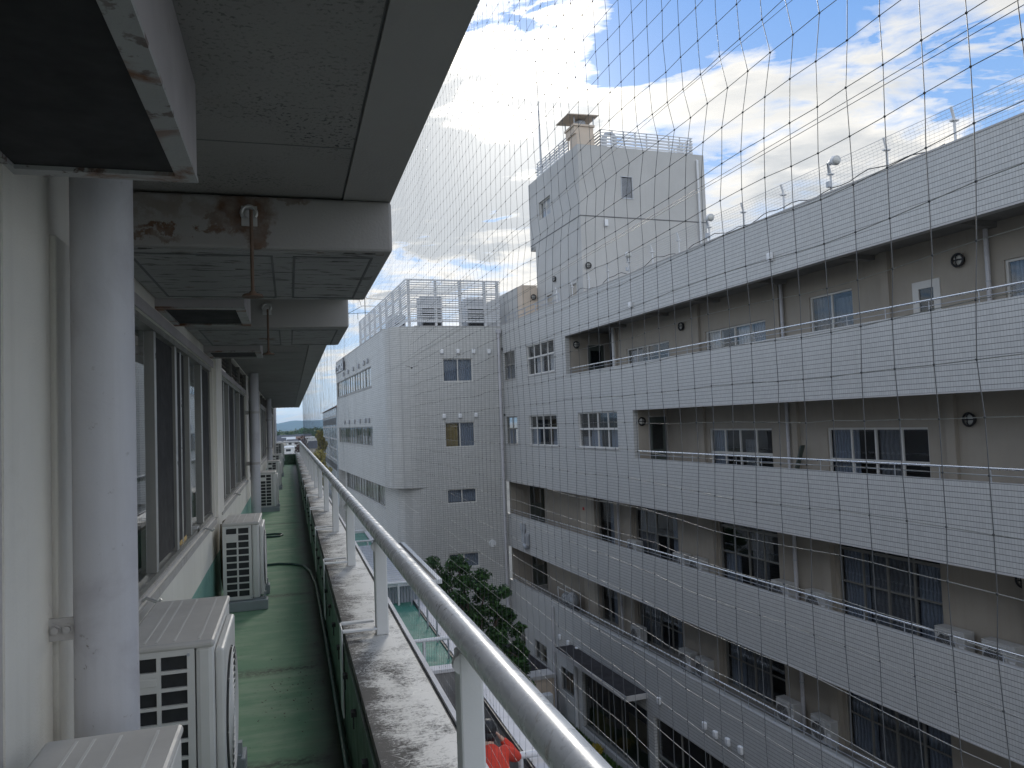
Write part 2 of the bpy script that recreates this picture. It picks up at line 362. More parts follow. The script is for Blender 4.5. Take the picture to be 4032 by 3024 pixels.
M = {}
M['tile'] = tile_mat("white_strip_tile", (.535, .535, .52), dark=.30, jd=.74)
M['tile_far'] = tile_mat("grey_strip_tile", (.545, .545, .525), joint=.23, dark=.34, jd=.84)
M['stucco'] = paint("warm_white_render", (.50, .495, .475), .7, .06, .6, .25, 60, streak=((.42, .40, .37), .25))
M['beige'] = paint("beige_balcony_render", (.36, .325, .275), .75, .08, .8, .2, 70, streak=((.30, .26, .20), .35))
M['beige_light'] = paint("cream_render", (.62, .52, .42), .75, .06, .8, .2, 60)
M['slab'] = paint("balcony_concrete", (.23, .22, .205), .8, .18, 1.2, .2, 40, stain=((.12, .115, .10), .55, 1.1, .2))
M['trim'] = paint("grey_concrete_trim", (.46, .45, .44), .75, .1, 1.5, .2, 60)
M['wall'] = paint("painted_render_wall", (.73, .70, .63), .65, .06, 1.3, .35, 160, streak=((.45, .42, .35), .25), stain=((.44, .41, .34), .58, .7, .3))
M['teal'] = paint("teal_skirting_paint", (.20, .38, .32), .55, .12, 2., .2, 120, stain=((.10, .2, .17), .55, 3., .2))
M['green'] = paint("green_parapet_paint", (.06, .115, .075), .5, .25, 2.5, .2, 90, stain=((.02, .03, .02), .52, 3., .15))
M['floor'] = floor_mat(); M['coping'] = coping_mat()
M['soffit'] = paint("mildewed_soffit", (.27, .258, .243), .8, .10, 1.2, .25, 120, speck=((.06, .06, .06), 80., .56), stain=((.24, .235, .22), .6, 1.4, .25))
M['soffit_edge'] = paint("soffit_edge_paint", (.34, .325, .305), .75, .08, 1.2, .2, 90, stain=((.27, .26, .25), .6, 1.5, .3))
M['joint'] = paint("dull_joint", (.15, .15, .15), .9, .2, 4.)
M['beam'] = paint("stained_beam_paint", (.30, .288, .275), .7, .08, 1.3, .2, 90, stain=((.16, .095, .05), .63, 2.2, .12))
M['beam_rust'] = rust_beam_mat()
M['peel'] = paint("peeling_beam_underside", (.31, .305, .295), .75, .1, 2., .4, 60, stain=((.07, .065, .06), .56, 5., .06, (1.3, 6., 3.)), speck=((.13, .07, .04), 6., .62))
M['rust_frame'] = paint("rusty_frame_paint", (.40, .395, .385), .65, .08, 3., .2, 120, stain=((.20, .09, .045), .53, 3.6, .10), speck=((.09, .045, .03), 24., .55))
M['hood'] = paint("hood_side_paint", (.42, .39, .39), .65, .1, 3., .2, 120, stain=((.2, .12, .07), .68, 5., .15))
M['dark_panel'] = paint("dark_mesh_panel", (.028, .027, .028), .85, .25, 4.)
M['pipe'] = paint("lavender_grey_pipe", (.515, .51, .53), .5, .08, 1.6, .06, 60, stain=((.36, .34, .36), .56, 2.6, .25), streak=((.30, .28, .27), .35), speck=((.2, .18, .16), 30., .66))
M['alu'] = paint("bronze_aluminium", (.23, .225, .205), .42, .12, 2., spec=.5, metal=.2)
M['alu_light'] = paint("silver_aluminium", (.56, .56, .55), .35, .06, 2., metal=.5)
M['sill'] = paint("sill_paint", (.42, .40, .38), .6, .12, 3., .2, 80, stain=((.22, .18, .14), .58, 4., .2))
M['glass'] = glass_mat("window_glass"); M['glass_dark'] = glass_mat("tinted_glass", (.45, .48, .5))
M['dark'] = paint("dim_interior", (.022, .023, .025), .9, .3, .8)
M['curtain'] = curtain_mat("pale_blue_curtain", (.17, .21, .27)); M['curtain_w'] = curtain_mat("white_curtain", (.42, .44, .46), 38.)
M['blind'] = curtain_mat("grey_blind", (.11, .125, .145), 42.); M['ochre'] = paint("ochre_interior", (.17, .13, .05), .9, .4, 1.5)
M['white_frame'] = paint("white_window_frame", (.62, .61, .58), .5, .05, 2.)
M['white_metal'] = paint("white_painted_steel", (.66, .67, .68), .4, .06, 3., stain=((.42, .36, .28), .66, 5., .12))
M['rail'] = paint("worn_pale_rail", (.72, .72, .72), .27, .08, 5., .05, 160, metal=.0, spec=.9, stain=((.26, .16, .09), .66, 6., .07), speck=((.22, .20, .18), 45., .60))
M['post'] = paint("pale_grey_post", (.66, .66, .65), .5, .05, 2.5, .04, 120, stain=((.34, .30, .25), .69, 5., .15))
M['steel'] = paint("bright_steel_rail", (.86, .87, .88), .28, .03, 3., metal=1.)
M['galv'] = paint("galvanised_steel", (.42, .44, .47), .45, .1, 3., metal=.4)
M['ac'] = paint("ivory_unit_casing", (.60, .595, .565), .42, .05, 3., .03, 200, stain=((.44, .42, .37), .64, 3., .25))
M['ac_top'] = paint("dusty_unit_lid", (.50, .485, .455), .5, .10, 4., .04, 200, stain=((.62, .61, .57), .68, 6., .05))
M['ac_shade'] = paint("shaded_unit_casing", (.47, .47, .46), .55, .12, 2., .03, 100)  # unit casing again, its colour darkened for the shade of the balconies
M['ac_dark'] = paint("unit_fin_dark", (.018, .02, .022), .5, .3, 20.)
M['plinth'] = paint("grey_painted_block", (.30, .33, .34), .7, .12, 3., .3, 60)
M['black'] = paint("black_rubber", (.018, .018, .02), .5, .2, 3.); M['lamp_glass'] = paint("frosted_lamp_glass", (.55, .55, .52), .25, .04)
M['hose'] = paint("dark_green_hose", (.025, .07, .06), .35, .2, 6.); M['lag'] = paint("brown_pipe_lagging", (.26, .22, .16), .8, .2, 6., .3, 60)
M['rust'] = paint("rusted_rod", (.12, .075, .05), .7, .3, 12., .2, 120)
M['net'] = paint("grey_nylon_cord", (.10, .105, .115), .38, .1, 3., spec=.5)
M['net_cross'] = paint("sky_glint_cord", (.46, .46, .45), .25, .1, 3., spec=.9)  # same cord, paler: sky glint on the level cords painted in
M['white_cap'] = paint("white_vent_cap", (.75, .76, .77), .4, .04, 4.)
M['roof_green'] = paint("green_roof_coat", (.035, .20, .15), .6, .2, 1.2, .15, 30, stain=((.05, .12, .09), .56, 1.5, .2))
M['white_conc'] = paint("pale_roof_kerb", (.62, .61, .62), .7, .08, 1.6, .2, 40, stain=((.38, .37, .36), .6, 2., .2))
M['corr_wall'] = corrug_mat("corrugated_wall", (.42, .46, .52), 'X', .075); M['corr_roof'] = corrug_mat("corrugated_roof", (.36, .40, .46), 'Y', .30)
M['grey_wall'] = paint("grey_render", (.26, .255, .25), .75, .12, 1.2, .2, 40, streak=((.16, .15, .14), .5))
M['moss'] = paint("mossy_roof_felt", (.022, .020, .022), .9, .4, 1.6, .5, 14, stain=((.09, .075, .065), .60, 2.4, .15))
M['soil'] = paint("garden_soil", (.085, .07, .055), .95, .3, .7, .5, 12, stain=((.15, .13, .11), .56, .5, .2))
M['ground'] = paint("town_ground", (.17, .17, .155), .9, .25, .02, stain=((.10, .13, .07), .52, .012, .1))
M['brick'] = paint("brick_path", (.20, .13, .11), .85, .2, 6., .3, 20)
M['stone'] = paint("garden_stone", (.25, .25, .25), .85, .2, 4., .4, 10)
M['leaf'] = leaf_mat("evergreen_leaf", (.012, .045, .012), (.075, .16, .045)); M['bark'] = paint("bark", (.10, .075, .055), .9, .3, 8., .6, 30)
M['leaf_y'] = leaf_mat("yellow_leaf", (.30, .22, .02), (.42, .34, .05)); M['leaf_far'] = leaf_mat("wood_leaf", (.035, .07, .025), (.12, .16, .05))
M['leaf_au'] = leaf_mat("autumn_leaf", (.22, .19, .03), (.34, .28, .06)); M['leaf_rd'] = leaf_mat("dull_red_leaf", (.06, .03, .025), (.11, .06, .04))
M['grass'] = leaf_mat("lawn_blade", (.03, .07, .015), (.08, .15, .03))
M['mount'] = paint("forested_mountain", (.06, .09, .06), .95, .2, .001)
M['red'] = paint("red_orange_fleece", (.62, .045, .022), .75, .12, 9., .4, 90); M['skin'] = paint("skin", (.50, .31, .23), .5, .06, 12., spec=.4)
M['hair'] = paint("black_hair", (.008, .008, .010), .35, .3, 40., .5, 150); M['jeans'] = paint("dark_trousers", (.02, .022, .03), .85, .2, 12.)
M['tarp'] = paint("black_plastic_bag", (.014, .014, .016), .3, .3, 6., .4, 14); M['card'] = paint("tan_paper", (.55, .38, .15), .8, .1, 4.)
M['brown_roof'] = paint("brown_metal_roof", (.15, .085, .055), .6, .15, 1.); M['blue_roof'] = paint("slate_house_roof", (.06, .065, .08), .7, .2, 1.)
M['house_w'] = paint("white_house_wall", (.62, .62, .6), .7, .08, .5); M['house_c'] = paint("cream_house_wall", (.5, .46, .4), .7, .08, .5)
M['glassy'] = paint("grey_glazed_cladding", (.30, .34, .37), .25, .15, .3, spec=.8); M['bird'] = paint("dark_feather", (.03, .028, .028), .7, .2, 20.)
M['redsign'] = paint("red_notice", (.5, .03, .03), .6, .05); M['sign'] = paint("dark_sign_letter", (.06, .06, .075), .5, .1); M['sign_bg'] = paint("pale_sign_panel", (.55, .58, .60), .4, .05)
M['door_green'] = paint("dull_green_door", (.07, .085, .075), .5, .1, 2.); M['door_beige'] = paint("beige_door", (.44, .40, .34), .6, .06, 2.)

# ================================================================== our building: corridor balcony on the third floor
ZE, ZB, XE = .947, .725, .43           # soffit, beam bottom, eave edge
near = thing('balcony_building', "old rendered block with a green balcony, deep mildewed eave and a row of sliding windows", 'building', (-.68, 0, -1.6))
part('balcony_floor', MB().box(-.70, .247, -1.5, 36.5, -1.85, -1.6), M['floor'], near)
part('parapet', MB().box(.247, .545, -1.5, 37.0, -3.3, -1.14).box(-.75, .247, 36.5, 36.9, -3.3, -1.14), M['green'], near)
mb = MB()
for k in range(10): mb.box(.26, .548, -1.5 + 3.85 * k, -1.5 + 3.85 * (k + 1) - .006, -1.139, -1.10)
part('coping', mb, M['coping'], near)
part('coping', MB().box(-.75, .259, 36.48, 36.93, -1.139, -1.10), M['white_conc'], near, "pale coping on the end parapet")
part('coping_lip', MB().box(.560, .580, -1.5, 37.0, -1.16, -1.088), M['white_conc'], near)
part('coping_joint', MB().box(.548, .560, -1.5, 37.0, -1.16, -1.103), M['black'], near)
part('outer_wall', MB().box(.546, .575, -1.5, 37.0, -14.0, -1.16).box(-8, .546, -1.5, 37., -14, -1.86), M['grey_wall'], near)
# wall with window openings
GR = [(2.88, 7.67), (8.42, 13.42), (14.17, 19.17), (19.92, 24.92), (25.67, 30.67), (31.42, 35.6)]
holes = [(a, b, -.80, .60) for a, b in GR] + [(.1, 2.08, -.9, .60)] + [(a, b, .665, .925) for a, b in GR[1:]]
part('wall', MB().wall('x', -.68, .2, -1.5, 36.5, -1.149, 1.2, [h for h in holes], -1).box(-.88, -.66, 2.12, 2.50, -1.149, ZE)
     .box(-.88, -.655, 7.72, 8.38, -.79, ZE), M['wall'], near)
part('skirting', MB().box(-.88, -.678, -1.5, 36.5, -1.6, -1.149), M['teal'], near)
part('wall_board', MB().box(-.70, -.648, 2.52, 2.84, -1.149, .60, .008), M['wall'], near)
part('sky_blocker', MB().box(-9., -1.3, -1.5, 36.5, 1.26, 4.4), M['grey_wall'], near)  # unseen mass added to keep sky light off the floors opposite
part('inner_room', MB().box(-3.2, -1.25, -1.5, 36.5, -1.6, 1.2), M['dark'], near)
def fins(ys, y0, y1):
    f = MB(); f.box(-.80, -.695, y0, y1, .565, .60).box(-.80, -.700, y0, y1, -.80, -.745).box(-.80, -.705, y0, y0 + .05, -.745, .565).box(-.80, -.705, y1 - .05, y1, -.745, .565)
    for y, w, dpt in ys: f.box(-.775, -.735 + dpt, y - w / 2, y + w / 2, -.744, .564)
    return f
def near_window(y0, y1, mull, screens, cur):
    w = part('window', fins(mull, y0, y1), M['alu'], near)
    e = MB()
    for y, wd, dpt in mull: e.box(-.7355 + dpt, -.7325 + dpt, y - wd / 2 + .002, y + wd / 2 - .002, -.74, .56)
    part('sash_edge', e, M['alu_light'], near).parent = w
    part('pane', MB().quad((-.724, y0, -.76), (-.724, y1, -.76), (-.724, y1, .58), (-.724, y0, .58)), M['glass'], near).parent = w
    for a, b in screens: part('insect_screen', MB().box(-.719, -.716, a, b, -.72, .55), M['dark_panel'], near).parent = w
    if cur:
        c = MB()
        for a, b in cur: c.box(-1.06, -1.05, a, b, -1.2, .75)
        part('curtain', c, M['blind'], near).parent = w
near_window(2.88, 7.67, [(4.57, .06, .035), (5.37, .08, .035), (5.72, .05, .02), (6.10, .05, .03), (6.87, .08, .035)], [(4.63, 5.33), (5.42, 5.9), (6.93, 7.6)], [(4.6, 5.5)])
near_window(8.42, 13.42, [(8.80, .05, .03), (9.20, .06, .03), (9.88, .06, .035), (10.90, .06, .03), (12.02, .06, .035)], [(8.5, 9.12), (9.95, 10.84), (12.08, 13.3)], [])
for i, (a, b) in enumerate(GR[2:]):
    L = (b - a) / 5; mm = [(a + L * k, .06, .03 + .005 * (k % 2)) for k in range(1, 5)]
    near_window(a, b, mm, [(a + .08, a + L - .06), (a + 2 * L + .06, a + 3 * L - .06), (a + 4 * L + .06, b - .08)], [])
w0 = part('window', MB().box(-.80, -.665, 2.04, 2.12, -.95, .60).box(-.80, -.70, .1, 2.05, .55, .60).box(-.80, -.70, .1, 2.05, -.9, -.85).box(-.8, -.7, 1.0, 1.06, -.85, .55), M['sill'], near)
part('pane', MB().quad((-.76, .1, -.85), (-.76, 2.05, -.85), (-.76, 2.05, .56), (-.76, .1, .56)), M['glass'], near).parent = w0
sl = MB(); tr = MB()
for a, b in GR:
    sl.box(-.80, -.668, a - .03, b + .03, -.845, -.803).box(-.70, -.692, a, b, -.80, -.775).box(-.735, -.727, a, b, -.80, -.765)
part('window_sill', sl, M['sill'], near)
hd = MB()
for a, b in GR: hd.box(-.80, -.672, a - .02, b + .02, .602, .660)
part('window_head', hd, M['hood'], near)
for a, b in GR[1:]:
    lv = MB()
    for k in range(5):
        z = .675 + .05 * k; lv.quad((-.69, a, z), (-.69, b, z), (-.76, b, z + .035), (-.76, a, z + .035))
    for y in np.linspace(a, b, 4): lv.box(-.74, -.675, y - .015, y + .015, .66, .93)
    part('louver', lv, M['alu'], near)
for (x, y, z, kk) in ((-.735, 5.60, -.765, 0), (-.72, 6.45, -.78, 1)):
    part('paper_slip' if kk == 0 else 'window_stop', MB().box(x - .02, x + .02, y, y + .32 - .2 * kk, z, z + .05, .004), M['card' if kk == 0 else 'alu_light'], near)
for y in (4.05, 6.75, 10.3):   # little catches on the sill
    part('sill_catch', MB().tube([(-.69, y, -.79), (-.67, y - .01, -.775), (-.62, y - .012, -.80), (-.605, y - .012, -.785)], .008, 6), M['alu_light'], near)
# eave: slab, edge strip, two drop beams
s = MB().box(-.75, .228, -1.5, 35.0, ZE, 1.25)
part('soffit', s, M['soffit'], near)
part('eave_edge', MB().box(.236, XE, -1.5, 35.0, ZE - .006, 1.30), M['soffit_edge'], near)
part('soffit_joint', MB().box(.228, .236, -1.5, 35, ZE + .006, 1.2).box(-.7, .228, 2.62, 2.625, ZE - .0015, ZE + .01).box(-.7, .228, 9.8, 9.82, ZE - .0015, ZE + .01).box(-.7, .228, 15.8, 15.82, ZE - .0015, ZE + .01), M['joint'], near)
for y0, y1, lab in ((3.20, 4.45, "drop beam with a broad rust stain"), (5.68, 6.90, None)):
    bmh = part('beam', MB().box(-.68, XE + .002, y0, y1, ZB, ZE - .008, .012), M['beam_rust' if lab else 'beam'], near, lab)
    part('beam_underside', MB().box(-.66, .40, y0 + .03, y1 - .03, ZB - .004, ZB), M['peel'], near).parent = bmh
    fr = MB()
    for a, b in ((-.60, -.05), (.03, .36)): fr.box(a, b, y0 + .10, y0 + .112, ZB - .007, ZB - .004).box(a, a + .010, y0 + .112, y1 - .112, ZB - .007, ZB - .004).box(b - .010, b, y0 + .112, y1 - .112, ZB - .007, ZB - .004).box(a, b, y1 - .112, y1 - .10, ZB - .007, ZB - .004)
    part('panel_joint', fr, M['joint'], near).parent = bmh
    sh = MB().cyl((-.135, y0 - .035, ZB + .13), 'y', .014, .036, 12).box(-.165, -.105, y0 - .006, y0 + .001, ZB + .09, ZB + .17)
    ring = [(-.135 + .028 * math.cos(a), y0 - .03, ZB + .135 + .028 * math.sin(a)) for a in np.linspace(-.6, 3.6, 12)]
    sh.tube(ring, .007, 6)
    part('hook_plate', sh, M['alu_light'], near).parent = bmh
# hooded boxes above the windows, open below with a dark mesh panel
for y0, y1, lab in ((-.6, 2.20, "nearest hood with a badly rusted rim"), (4.47, 5.22, None), (6.92, 7.55, None)):
    x0, x1, z0 = -.69, -.225, .675
    h = part('window_hood', MB().box(x1 - .012, x1, y0, y1, z0 + .012, ZE - .002).box(x0, x1 - .012, y1 - .012, y1, z0 + .012, ZE - .002).box(x0, x1 - .012, y0, y0 + .012, z0 + .012, ZE - .002), M['hood'], near, lab)
    part('rim', MB().box(x1 - .048, x1 + .003, y0, y1 + .003, z0, z0 + .011).box(x0, x1 - .048, y1 - .045, y1 + .003, z0, z0 + .011).box(x0, x0 + .045, y0, y1 - .045, z0, z0 + .011).box(x0 + .045, x1 - .048, y0, y0 + .045, z0, z0 + .011), M['rust_frame'], near).parent = h
    part('mesh_panel', MB().box(x0 + .03, x1 - .03, y0 + .03, y1 - .03, z0 + .012, z0 + .03), M['dark_panel'], near).parent = h
# downpipes
for k, (x, y, r) in enumerate(((-.521, 2.50, .084), (-.555, 13.4, .078), (-.585, 24.3, .075))):
    p = part('downpipe', MB().cyl((x, y, -1.6), 'z', r, 1.6 + ZE - .002, 28), M['pipe'], near)
    for z in ((-.538, -1.45, .3) if k else (-.538,)):
        part('pipe_bracket', MB().box(-.70, x - r * .4, y - .012, y - .004, z - .032, z + .032).cyl((x, y, z - .02), 'z', r + .004, .04, 28) if k else
             MB().box(-.70, x - r * .6, y - .035, y - .029, z - .032, z + .032, .002).cyl((-.643, y - .05, z), 'y', .010, .022, 10).cyl((-.613, y - .05, z), 'y', .010, .022, 10).cyl((-.643, y - .038, z), 'y', .015, .004, 12).cyl((-.613, y - .038, z), 'y', .015, .004, 12),
             M['sill'], near).parent = p
part('end_pole', MB().cyl((-.62, 36.2, -1.6), 'z', .06, 3.2, 12).box(-.68, -.62, 36.17, 36.22, .42, .47), M['pipe'], near)
# bolts fixing the gutter clips on the parapet's inner face
cl = MB()
for k in range(34):
    y = 1.35 + k * .52; cl.box(.225, .249, y - .022, y + .022, -1.235, -1.215).box(.232, .238, y - .008, y + .008, -1.29, -1.22)
part('drain_clip', cl, M['black'], near)['kind'] = 'stuff'

# hanging rods with a flange foot
for (x, y, z0, z1, lab) in ((-.125, 3.12, .525, .86, "rusted rod with a round foot hanging before the stained nearer beam"), (-.128, 5.58, .53, .84, "thin rusted rod with a round foot hanging before the farther beam")):
    t = thing('hanging_rod', lab, 'rod', (x, y, z0), 'W', 'rods under the eave')
    part('rod', MB().cyl((x, y, z0), 'z', .007, z1 - z0, 8), M['rust'], t)
    part('foot', MB().cyl((x, y, z0 - .008), 'z', .042, .010, 18, .036).cyl((x, y, z0), 'z', .018, .016, 12, .01), M['rust'], t)

# handrail on the parapet
hr = thing('balcony_handrail', "thick worn silver handrail on pale square posts along the balcony parapet", 'handrail', (.448, 0, -1.1))
pts = [(.448, y, -.577) for y in np.linspace(-1.2, 36.6, 40)] + [(.44, 36.68, -.577), (.41, 36.70, -.577)] + [(x, 36.71, -.577) for x in (.2, -.1, -.4, -.75)]
part('top_rail', MB().tube(pts, .0385, 28), M['rail'], hr)
for k in range(-1, 17):
    y = 2.03 + 2.123 * k
    part('post', MB().box(.4155, .4805, y - .003, y + .066, -1.10, -.608, .006).cyl((.428, y - .001, -.638), 'y', .028, .022, 16), M['post'], hr)
    if k >= -1:
        b = MB(); xi = .236
        for yy, z in ((y + .135, -1.058), (y + .005, -1.068)):
            b.box(xi + .005, .4154, yy - .020, yy + .020, z, z + .011, .002)
        b.box(xi - .003, xi + .0045, y - .010, y + .150, -1.50, -1.0495, .003)
        part('brace', b, M['white_metal'], hr)

# ------------------------------------------------------------------ bird net outside the rail
def build_net():
    X0 = .60; ys = -1.295 + .0525 * np.arange(0, 720); zs = -1.95 + .0525 * np.arange(0, 70)
    zs = zs + (.46 - zs[np.argmin(abs(zs - .46))])
    ny, nz = len(ys), len(zs); Yg, Zg = np.meshgrid(ys, zs, indexing='ij')
    j = lambda a: rng.normal(0, a, (ny, nz))
    def smooth(a, n):
        for _ in range(n): a = (a + np.roll(a, 1, 0) + np.roll(a, -1, 0) + np.roll(a, 1, 1) + np.roll(a, -1, 1)) / 5
        return a
    Xp = X0 + smooth(j(.03), 14) + j(.0006); Yp = Yg + smooth(j(.012), 5) + j(.0009); Zp = Zg + smooth(j(.010), 5) + j(.0005)
    # one rope row is drawn tight and pulls the cords towards the camera end
    fall = np.clip((4.2 - Yg) / 2.2, 0, 1) * np.clip((Yg - .5) / .5, 0, 1); dz = Zg - .46
    Yp -= .026 * fall * np.exp(-np.abs(dz) / .045) * np.where(dz > .001, .8, 1.)
    P = np.stack([Xp, Yp, Zp], -1)
    V = []; F = []; off = 0; up_count = []
    def sweep(lines, r, n=3, taper=False):
        nonlocal off
        for L in lines:                                  # L: (k,3) polyline
            d = np.gradient(L, axis=0); d /= np.linalg.norm(d, axis=1)[:, None]
            a = np.cross(d, np.array([1., 0., 0.])); a /= np.linalg.norm(a, axis=1)[:, None]; b = np.cross(d, a)
            ang = 2 * PI * np.arange(n) / n
            rr = (r * (.58 + .42 * np.clip((3.2 - L[:, 1]) / 2.2, 0, 1)))[:, None, None] if taper else r
            R = L[:, None] + rr * (np.cos(ang)[None, :, None] * a[:, None] + np.sin(ang)[None, :, None] * b[:, None])
            V.append(R.reshape(-1, 3)); k = len(L); i = np.arange(k - 1)[:, None] * n; c = np.arange(n)[None]; c2 = (c + 1) % n
            F.append((np.stack([i + c, i + c2, i + n + c2, i + n + c], -1).reshape(-1, 4)) + off); off += k * n
    nearc = 180
    sweep([P[i] for i in range(nearc)], .00056, 3, True); sweep([P[i, ::3] for i in range(nearc, ny)], .00040)
    cross = ([P[:nearc + 1, k] for k in range(nz)], [P[nearc::4, k] for k in range(nz)])
    # knots
    oc = np.array([(1, 0, 0), (-1, 0, 0), (0, 1, 0), (0, -1, 0), (0, 0, 1), (0, 0, -1)]) * .0019
    C = P[:100].reshape(-1, 3); V.append((C[:, None] + oc).reshape(-1, 3))
    q = np.array([(0, 2, 4, 4), (2, 1, 4, 4), (1, 3, 4, 4), (3, 0, 4, 4), (2, 0, 5, 5), (1, 2, 5, 5), (3, 1, 5, 5), (0, 3, 5, 5)])
    tri = (np.arange(len(C))[:, None, None] * 6 + q[None]).reshape(-1, 4) + off
    def emit(name, V, Q, T, mat):
        me = bpy.data.meshes.new(name); nv, nq, nt = len(V), len(Q), len(T)
        me.vertices.add(nv); me.vertices.foreach_set('co', V.astype(np.float32).ravel())
        me.loops.add(nq * 4 + nt * 3); me.loops.foreach_set('vertex_index', np.concatenate([Q.ravel(), T.ravel()]).astype(np.int32))
        me.polygons.add(nq + nt)
        me.polygons.foreach_set('loop_start', np.concatenate([np.arange(nq) * 4, nq * 4 + np.arange(nt) * 3]).astype(np.int32))
        me.update(calc_edges=True); me.materials.append(mat)
        o = bpy.data.objects.new(name, me); COL.objects.link(o); return o
    o = emit('bird_net', np.concatenate(V), np.concatenate(F), tri[:, :3], M['net'])
    props(o, "fine grey square mesh bird net hanging outside the balcony rail", 'net'); BASE[o] = (0, 0, 0)
    V = []; F = []; off = 0
    sweep(cross[0], .00052, 3, True); sweep(cross[1], .00038)
    emit('cross_cord', np.concatenate(V), np.concatenate(F), np.zeros((0, 3), int), M['net_cross']).parent = o
    for (za, zb_) in ((.362, .362), (.357, .355), (.535, .53)):
        part('support_wire', MB().tube([(.64, -.5, zb_ - (za - zb_) * .9), (.64, .52, zb_), (.64, 1.1, za), (.64, 9, za + (za - zb_) * 13 if za - zb_ > .02 else za), (.64, 36, za + (za - zb_) * 40 if za - zb_ > .02 else za)], .00045, 4), M['net'], o)
build_net()

dg = np.random.default_rng(41); db_ = MB()
for k in range(170):
    y = dg.uniform(2.3, 16) if k < 120 else 5.0 + dg.normal(0, .25); x = dg.uniform(-.24, .2) if k < 120 else dg.normal(-.02, .10)
    if not -.26 < x < .22: continue
    r_ = dg.uniform(.003, .010); a_ = dg.uniform(0, PI); c_, s_ = math.cos(a_) * r_, math.sin(a_) * r_
    db_.add([(x - c_, y - s_, -1.598), (x + s_ * .5, y - c_ * .5, -1.596), (x + c_, y + s_, -1.594), (x - s_ * .5, y + c_ * .5, -1.597)], [(0, 1, 2, 3)])
solo('floor_litter', db_, M['soil'], "dark crumbs and leaf scraps scattered on the green floor", 'litter', (0, 5, -1.6), kind='stuff')
# ------------------------------------------------------------------ outdoor units
def make_unit(base, label, group):
    """unit 0.31 deep (x), 0.78 long (y), 0.68 high; origin at the front lower edge, fan towards +x"""
    bx, by, bz = base; t = thing('outdoor_unit', label, 'air conditioner', base, 'W', group)
    B = lambda x0, x1, y0, y1, z0, z1, bev=0.: MB().box(bx + x0, bx + x1, by + y0, by + y1, bz + z0, bz + z1, bev)
    W_, L, H, z0 = .155, .78, .78, .10
    part('casing', B(-W_ + .245, W_, .006, L, z0, H - .02, .018).box(bx - W_, bx + W_ - .06, by + L - .02, by + L, bz + z0, bz + H - .02).box(bx - W_, bx - W_ + .012, by + .006, by + L - .02, bz + z0, bz + H - .02), M['ac'], t)
    lid = MB()
    lid.box(bx - W_ - .004, bx + W_ + .004, by - .003, by + L + .003, bz + H - .028, bz + H, .010)
    part('lid', lid, M['ac_top'], t)
    rb = MB()
    for x in (-.085, -.045, .015, .10): rb.box(bx + x, bx + x + .007, by + .03, by + L - .03, bz + H - .001, bz + H + .0013)
    part('lid_rib', rb, M['ac'], t)
    sc = MB()
    for x, z in ((-.12, H - .045), (.07, H - .045), (-.145, z0 + .012), (.08, z0 + .012)): sc.cyl((bx + x, by + .001, bz + z), 'y', .006, -.005, 8)
    part('screw', sc, M['galv'], t)['kind'] = 'stuff'
    part('rating_label', B(W_ + .001, W_ + .003, .64, .76, .30, .46), M['white_cap'], t)
    g = MB(); hl = []
    for c in range(2):
        for r in range(10):
            if c == 0 and r == 8: continue
            u0 = bx - W_ + .030 + c * .102; v0 = bz + z0 + .030 + r * .0615
            hl.append((u0, u0 + .088, v0, v0 + .050))
    g.wall('y', by, .012, bx - W_, bx + W_ - .065, bz + z0, bz + H - .026, hl)
    g.box(bx - W_ + .022, bx - W_ + .118, by - .003, by + .001, bz + z0 + .030 + 8 * .0615 + .012, bz + z0 + .030 + 8 * .0615 + .040, .002)
    part('side_grille', g, M['ac'], t)
    part('fin_core', B(-W_ + .014, W_ - .066, .014, L - .03, z0 + .01, H - .03), M['ac_dark'], t)
    part('fan_panel', B(W_ + .001, W_ + .034, .035, .60, z0 + .02, H - .045, .010), M['ac'], t)
    f = MB(); cy_, cz_ = by + .315, bz + z0 + .315
    for r in np.linspace(.04, .245, 9): f.tube([(bx + W_ + .044, cy_ + r * math.cos(a), cz_ + r * math.sin(a)) for a in np.linspace(0, 2 * PI, 33)], .0028, 4)
    for a in np.linspace(0, PI, 5)[:-1]:
        f.tube([(bx + W_ + .042, cy_ + .25 * math.cos(a), cz_ + .25 * math.sin(a)), (bx + W_ + .042, cy_ - .25 * math.cos(a), cz_ - .25 * math.sin(a))], .003, 4)
    part('fan_guard', f, M['ac'], t)
    part('fan_opening', MB().cyl((bx + W_ + .0345, cy_, cz_), 'x', .25, .003, 36), M['ac_dark'], t)
    part('badge', B(W_ + .001, W_ + .005, .64, .74, H - .13, H - .10), M['plinth'], t)
    for y in (.03, .66): part('foot', B(-W_ + .01, W_ + .045, y - .02, y + .07, z0 - .012, z0 + .002).box(bx + W_ + .03, bx + W_ + .05, by + y, by + y + .035, bz + z0 - .012, bz + z0 + .05), M['plinth'], t)
    for y in (-.03, .64): part('plinth', B(-W_ - .02, W_ + .065, y, y + .14, 0, z0 - .013, .006), M['plinth'], t)
    return t
NU = "outdoor units along the balcony wall"
NX = -.44
u1 = make_unit((NX, 3.05, -1.535), "ivory outdoor unit with a dusty lid, right behind the first lavender downpipe", NU)
for (y, z, lab) in ((1.42, -1.53, "nearest outdoor unit, only its dusty lid in view before the downpipe"),
                    (7.35, -1.6, "outdoor unit with brown lagged pipes behind it, below the second window group"),
                    (15.95, -1.61, "outdoor unit standing just past the second lavender downpipe"),
                    (21.6, -1.61, "outdoor unit midway between the second and third downpipes"),
                    (27.4, -1.61, "outdoor unit on the floor beyond the third downpipe"),
                    (34.4, -1.35, "farthest outdoor unit, raised high on blocks by the green end wall")):
    c = clone(u1, (NX, y, z), 'W', lab)
